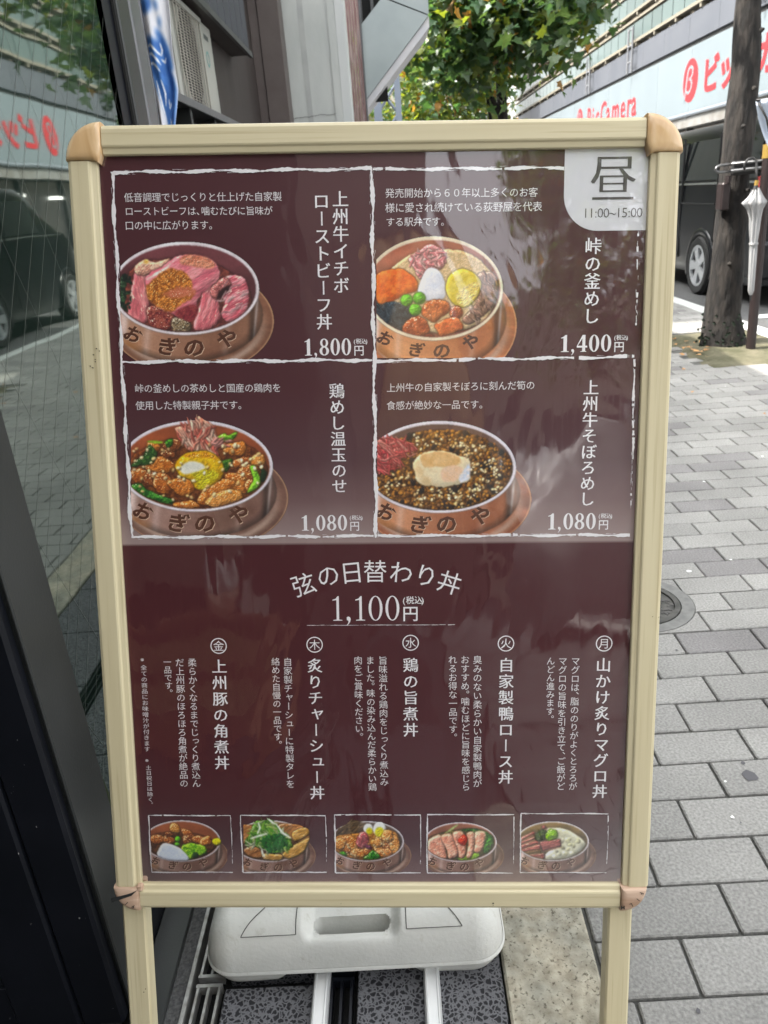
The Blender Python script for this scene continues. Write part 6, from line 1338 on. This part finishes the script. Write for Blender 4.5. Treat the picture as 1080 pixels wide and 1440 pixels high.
# ================================================================== WEIGHT TANK AND ITS STEEL FEET
tk = empty('water_weight', (-.147, 1.06, 0), 'dirty white plastic water filled weight with a handle slot behind the menu board', 'weight')
def tank_mesh():
    X0_, X1_, Y0_, Y1_, Hh = -.262, .263, -.155, .175, .112; R = .055; n, mm_ = 210, 132
    def sd(x, y):
        cx, cy = (X0_ + X1_) / 2, (Y0_ + Y1_) / 2; qx = abs(x - cx) - ((X1_ - X0_) / 2 - R); qy = abs(y - cy) - ((Y1_ - Y0_) / 2 - R)
        return R - math.hypot(max(qx, 0), max(qy, 0)) - min(max(qx, qy), 0)
    def sst(a, b, x): t = min(1, max(0, (x - a) / (b - a))); return t * t * (3 - 2 * t)
    def line_d(px, py, a, b):
        vx, vy = b[0] - a[0], b[1] - a[1]; t = max(0, min(1, ((px - a[0]) * vx + (py - a[1]) * vy) / (vx * vx + vy * vy))); return math.hypot(px - a[0] - t * vx, py - a[1] - t * vy)
    segs = []
    for sgn in (-1, 1):
        a = (sgn * .095 , -.136); b = (sgn * .190, -.136); c = (sgn * .135, -.070); d = (sgn * .095, -.070)
        segs += [(a, b), (b, c), (a, (sgn * .095, .10)), (c, (sgn * .10, -.04))]
    vs = []; fs = []; keep = {}
    for j in range(mm_ + 1):
        for i in range(n + 1):
            x = X0_ + (X1_ - X0_) * i / n; y = Y0_ + (Y1_ - Y0_) * j / mm_; d = sd(x, y); out = d < -.003
            if d < 0:   # pull onto the outline
                for _ in range(8):
                    e = 1e-4; gx = (sd(x + e, y) - sd(x - e, y)) / (2 * e); gy = (sd(x, y + e) - sd(x, y - e)) / (2 * e); g2 = gx * gx + gy * gy + 1e-9; x -= d * gx / g2; y -= d * gy / g2; d = sd(x, y)
                    if abs(d) < 1e-5: break
                d = 0
            t = min(d / .050, 1); z = .032 + (Hh - .032) * math.sqrt(max(0, 1 - (1 - t) ** 2.3))
            # handle valley and slot
            xx = x + .0; val = sst(.088, .066, abs(xx)) * sst(.11, .08, y); front = sst(-.152, -.128, y); z -= .022 * val * front * (.35 + .65 * sst(-.150, -.125, y)) if t > .2 else 0
            qx = max(0, abs(xx + .0) - .052); slot = math.hypot(qx, y + .112); z -= .060 * sst(.0145, .0105, slot)
            z += .0006 * mnoise.noise(Vector((x * 30, y * 30, 1)))
            keep[(i, j)] = len(vs); vs.append((x, y, z)); 
    for j in range(mm_):
        for i in range(n):
            q = [keep[(i, j)], keep[(i + 1, j)], keep[(i + 1, j + 1)], keep[(i, j + 1)]]
            P4 = [Vector(vs[k]) for k in q]
            if (P4[2] - P4[0]).cross(P4[3] - P4[1]).length > 1e-9: fs.append(tuple(q))
    # skirt below the seam
    ring_ = []
    N_ = 220
    for k in range(N_):
        a = 2 * math.pi * k / N_; dx_, dy_ = math.cos(a), math.sin(a); lo, hi_ = 0, .5; cx, cy = (X0_ + X1_) / 2, (Y0_ + Y1_) / 2
        for _ in range(26):
            md_ = (lo + hi_) / 2
            if sd(cx + dx_ * md_, cy + dy_ * md_) > 0: lo = md_
            else: hi_ = md_
        ring_.append((cx + dx_ * lo, cy + dy_ * lo, dx_, dy_))
    b0 = len(vs)
    def zb(x, y): return .024 * sst(.135, .105, abs(x + .01)) if y < -.05 or y > .08 else .0
    for (ins, zf) in ((-.0005, .037), (-.003, .034), (-.003, .0305), (.0005, .028), (.004, .018), (.010, .006), (.020, .0)):
        for x, y, dx_, dy_ in ring_: vs.append((x - dx_ * ins, y - dy_ * ins, max(zf, 0) + (zb(x, y) if zf < .012 else (zb(x, y) * .45 if zf < .02 else 0))))
    for r in range(6):
        for k in range(N_): fs.append((b0 + r * N_ + k, b0 + r * N_ + (k + 1) % N_, b0 + (r + 1) * N_ + (k + 1) % N_, b0 + (r + 1) * N_ + k))
    fs.append(tuple(b0 + 6 * N_ + k for k in range(N_)))
    for a, b in segs:  # nothing is cut: dark ribbons paint the shade of the engraved lines
        gv = MB()
        nx_, ny_ = b[1] - a[1], a[0] - b[0]; l = math.hypot(nx_, ny_); nx_ /= l; ny_ /= l; pr = None
        for k in range(25):
            x, y = a[0] + (b[0] - a[0]) * k / 24, a[1] + (b[1] - a[1]) * k / 24; t = min(max(sd(x, y), 0) / .050, 1); z = .032 + (Hh - .032) * math.sqrt(max(0, 1 - (1 - t) ** 2.3)) + .0008
            q = ((x - nx_ * .0009, y - ny_ * .0009, z), (x + nx_ * .0009, y + ny_ * .0009, z))
            if pr: gv.quad(pr[0], pr[1], q[1], q[0])
            pr = q
        gv.build('groove', darkline, tk)
    return MB().add(vs, fs)
tank_mesh().build('shell', tankm, tk, 42)
m = MB(); m.prism([(.018 * math.cos(k / 10 * math.pi) + .17, .018 * math.sin(k / 10 * math.pi) + .10) for k in range(20)], .108, .126, 'z'); m.build('filler_cap', blackp, tk)
sf = empty('steel_foot_rails', (-.11, .8, 0), 'two parallel galvanised steel foot rails sticking out from under the white weight', 'stand base')
for x in (-.204, -.015):
    m = MB(); m.prism([(x - .014, .001), (x + .014, .001), (x + .014, .014), (x + .011, .020), (x + .0085, .0205), (x + .0075, .0195), (x - .0075, .0195), (x - .0085, .0205), (x - .011, .020), (x - .014, .014)], .42, 1.16, 'y'); local(m, sf).build('rail', mat('white worn steel', (.50, .51, .51), .4, .35, col2=(.62, .62, .61), scale=40, stretch=(1, .2, 1)) if x < -.1 else MATS['white worn steel'], sf)
m = MB(); m.box(-.19, 1.13, .002, -.03, 1.15, .016); local(m, sf).build('cross_tube', steel, sf)
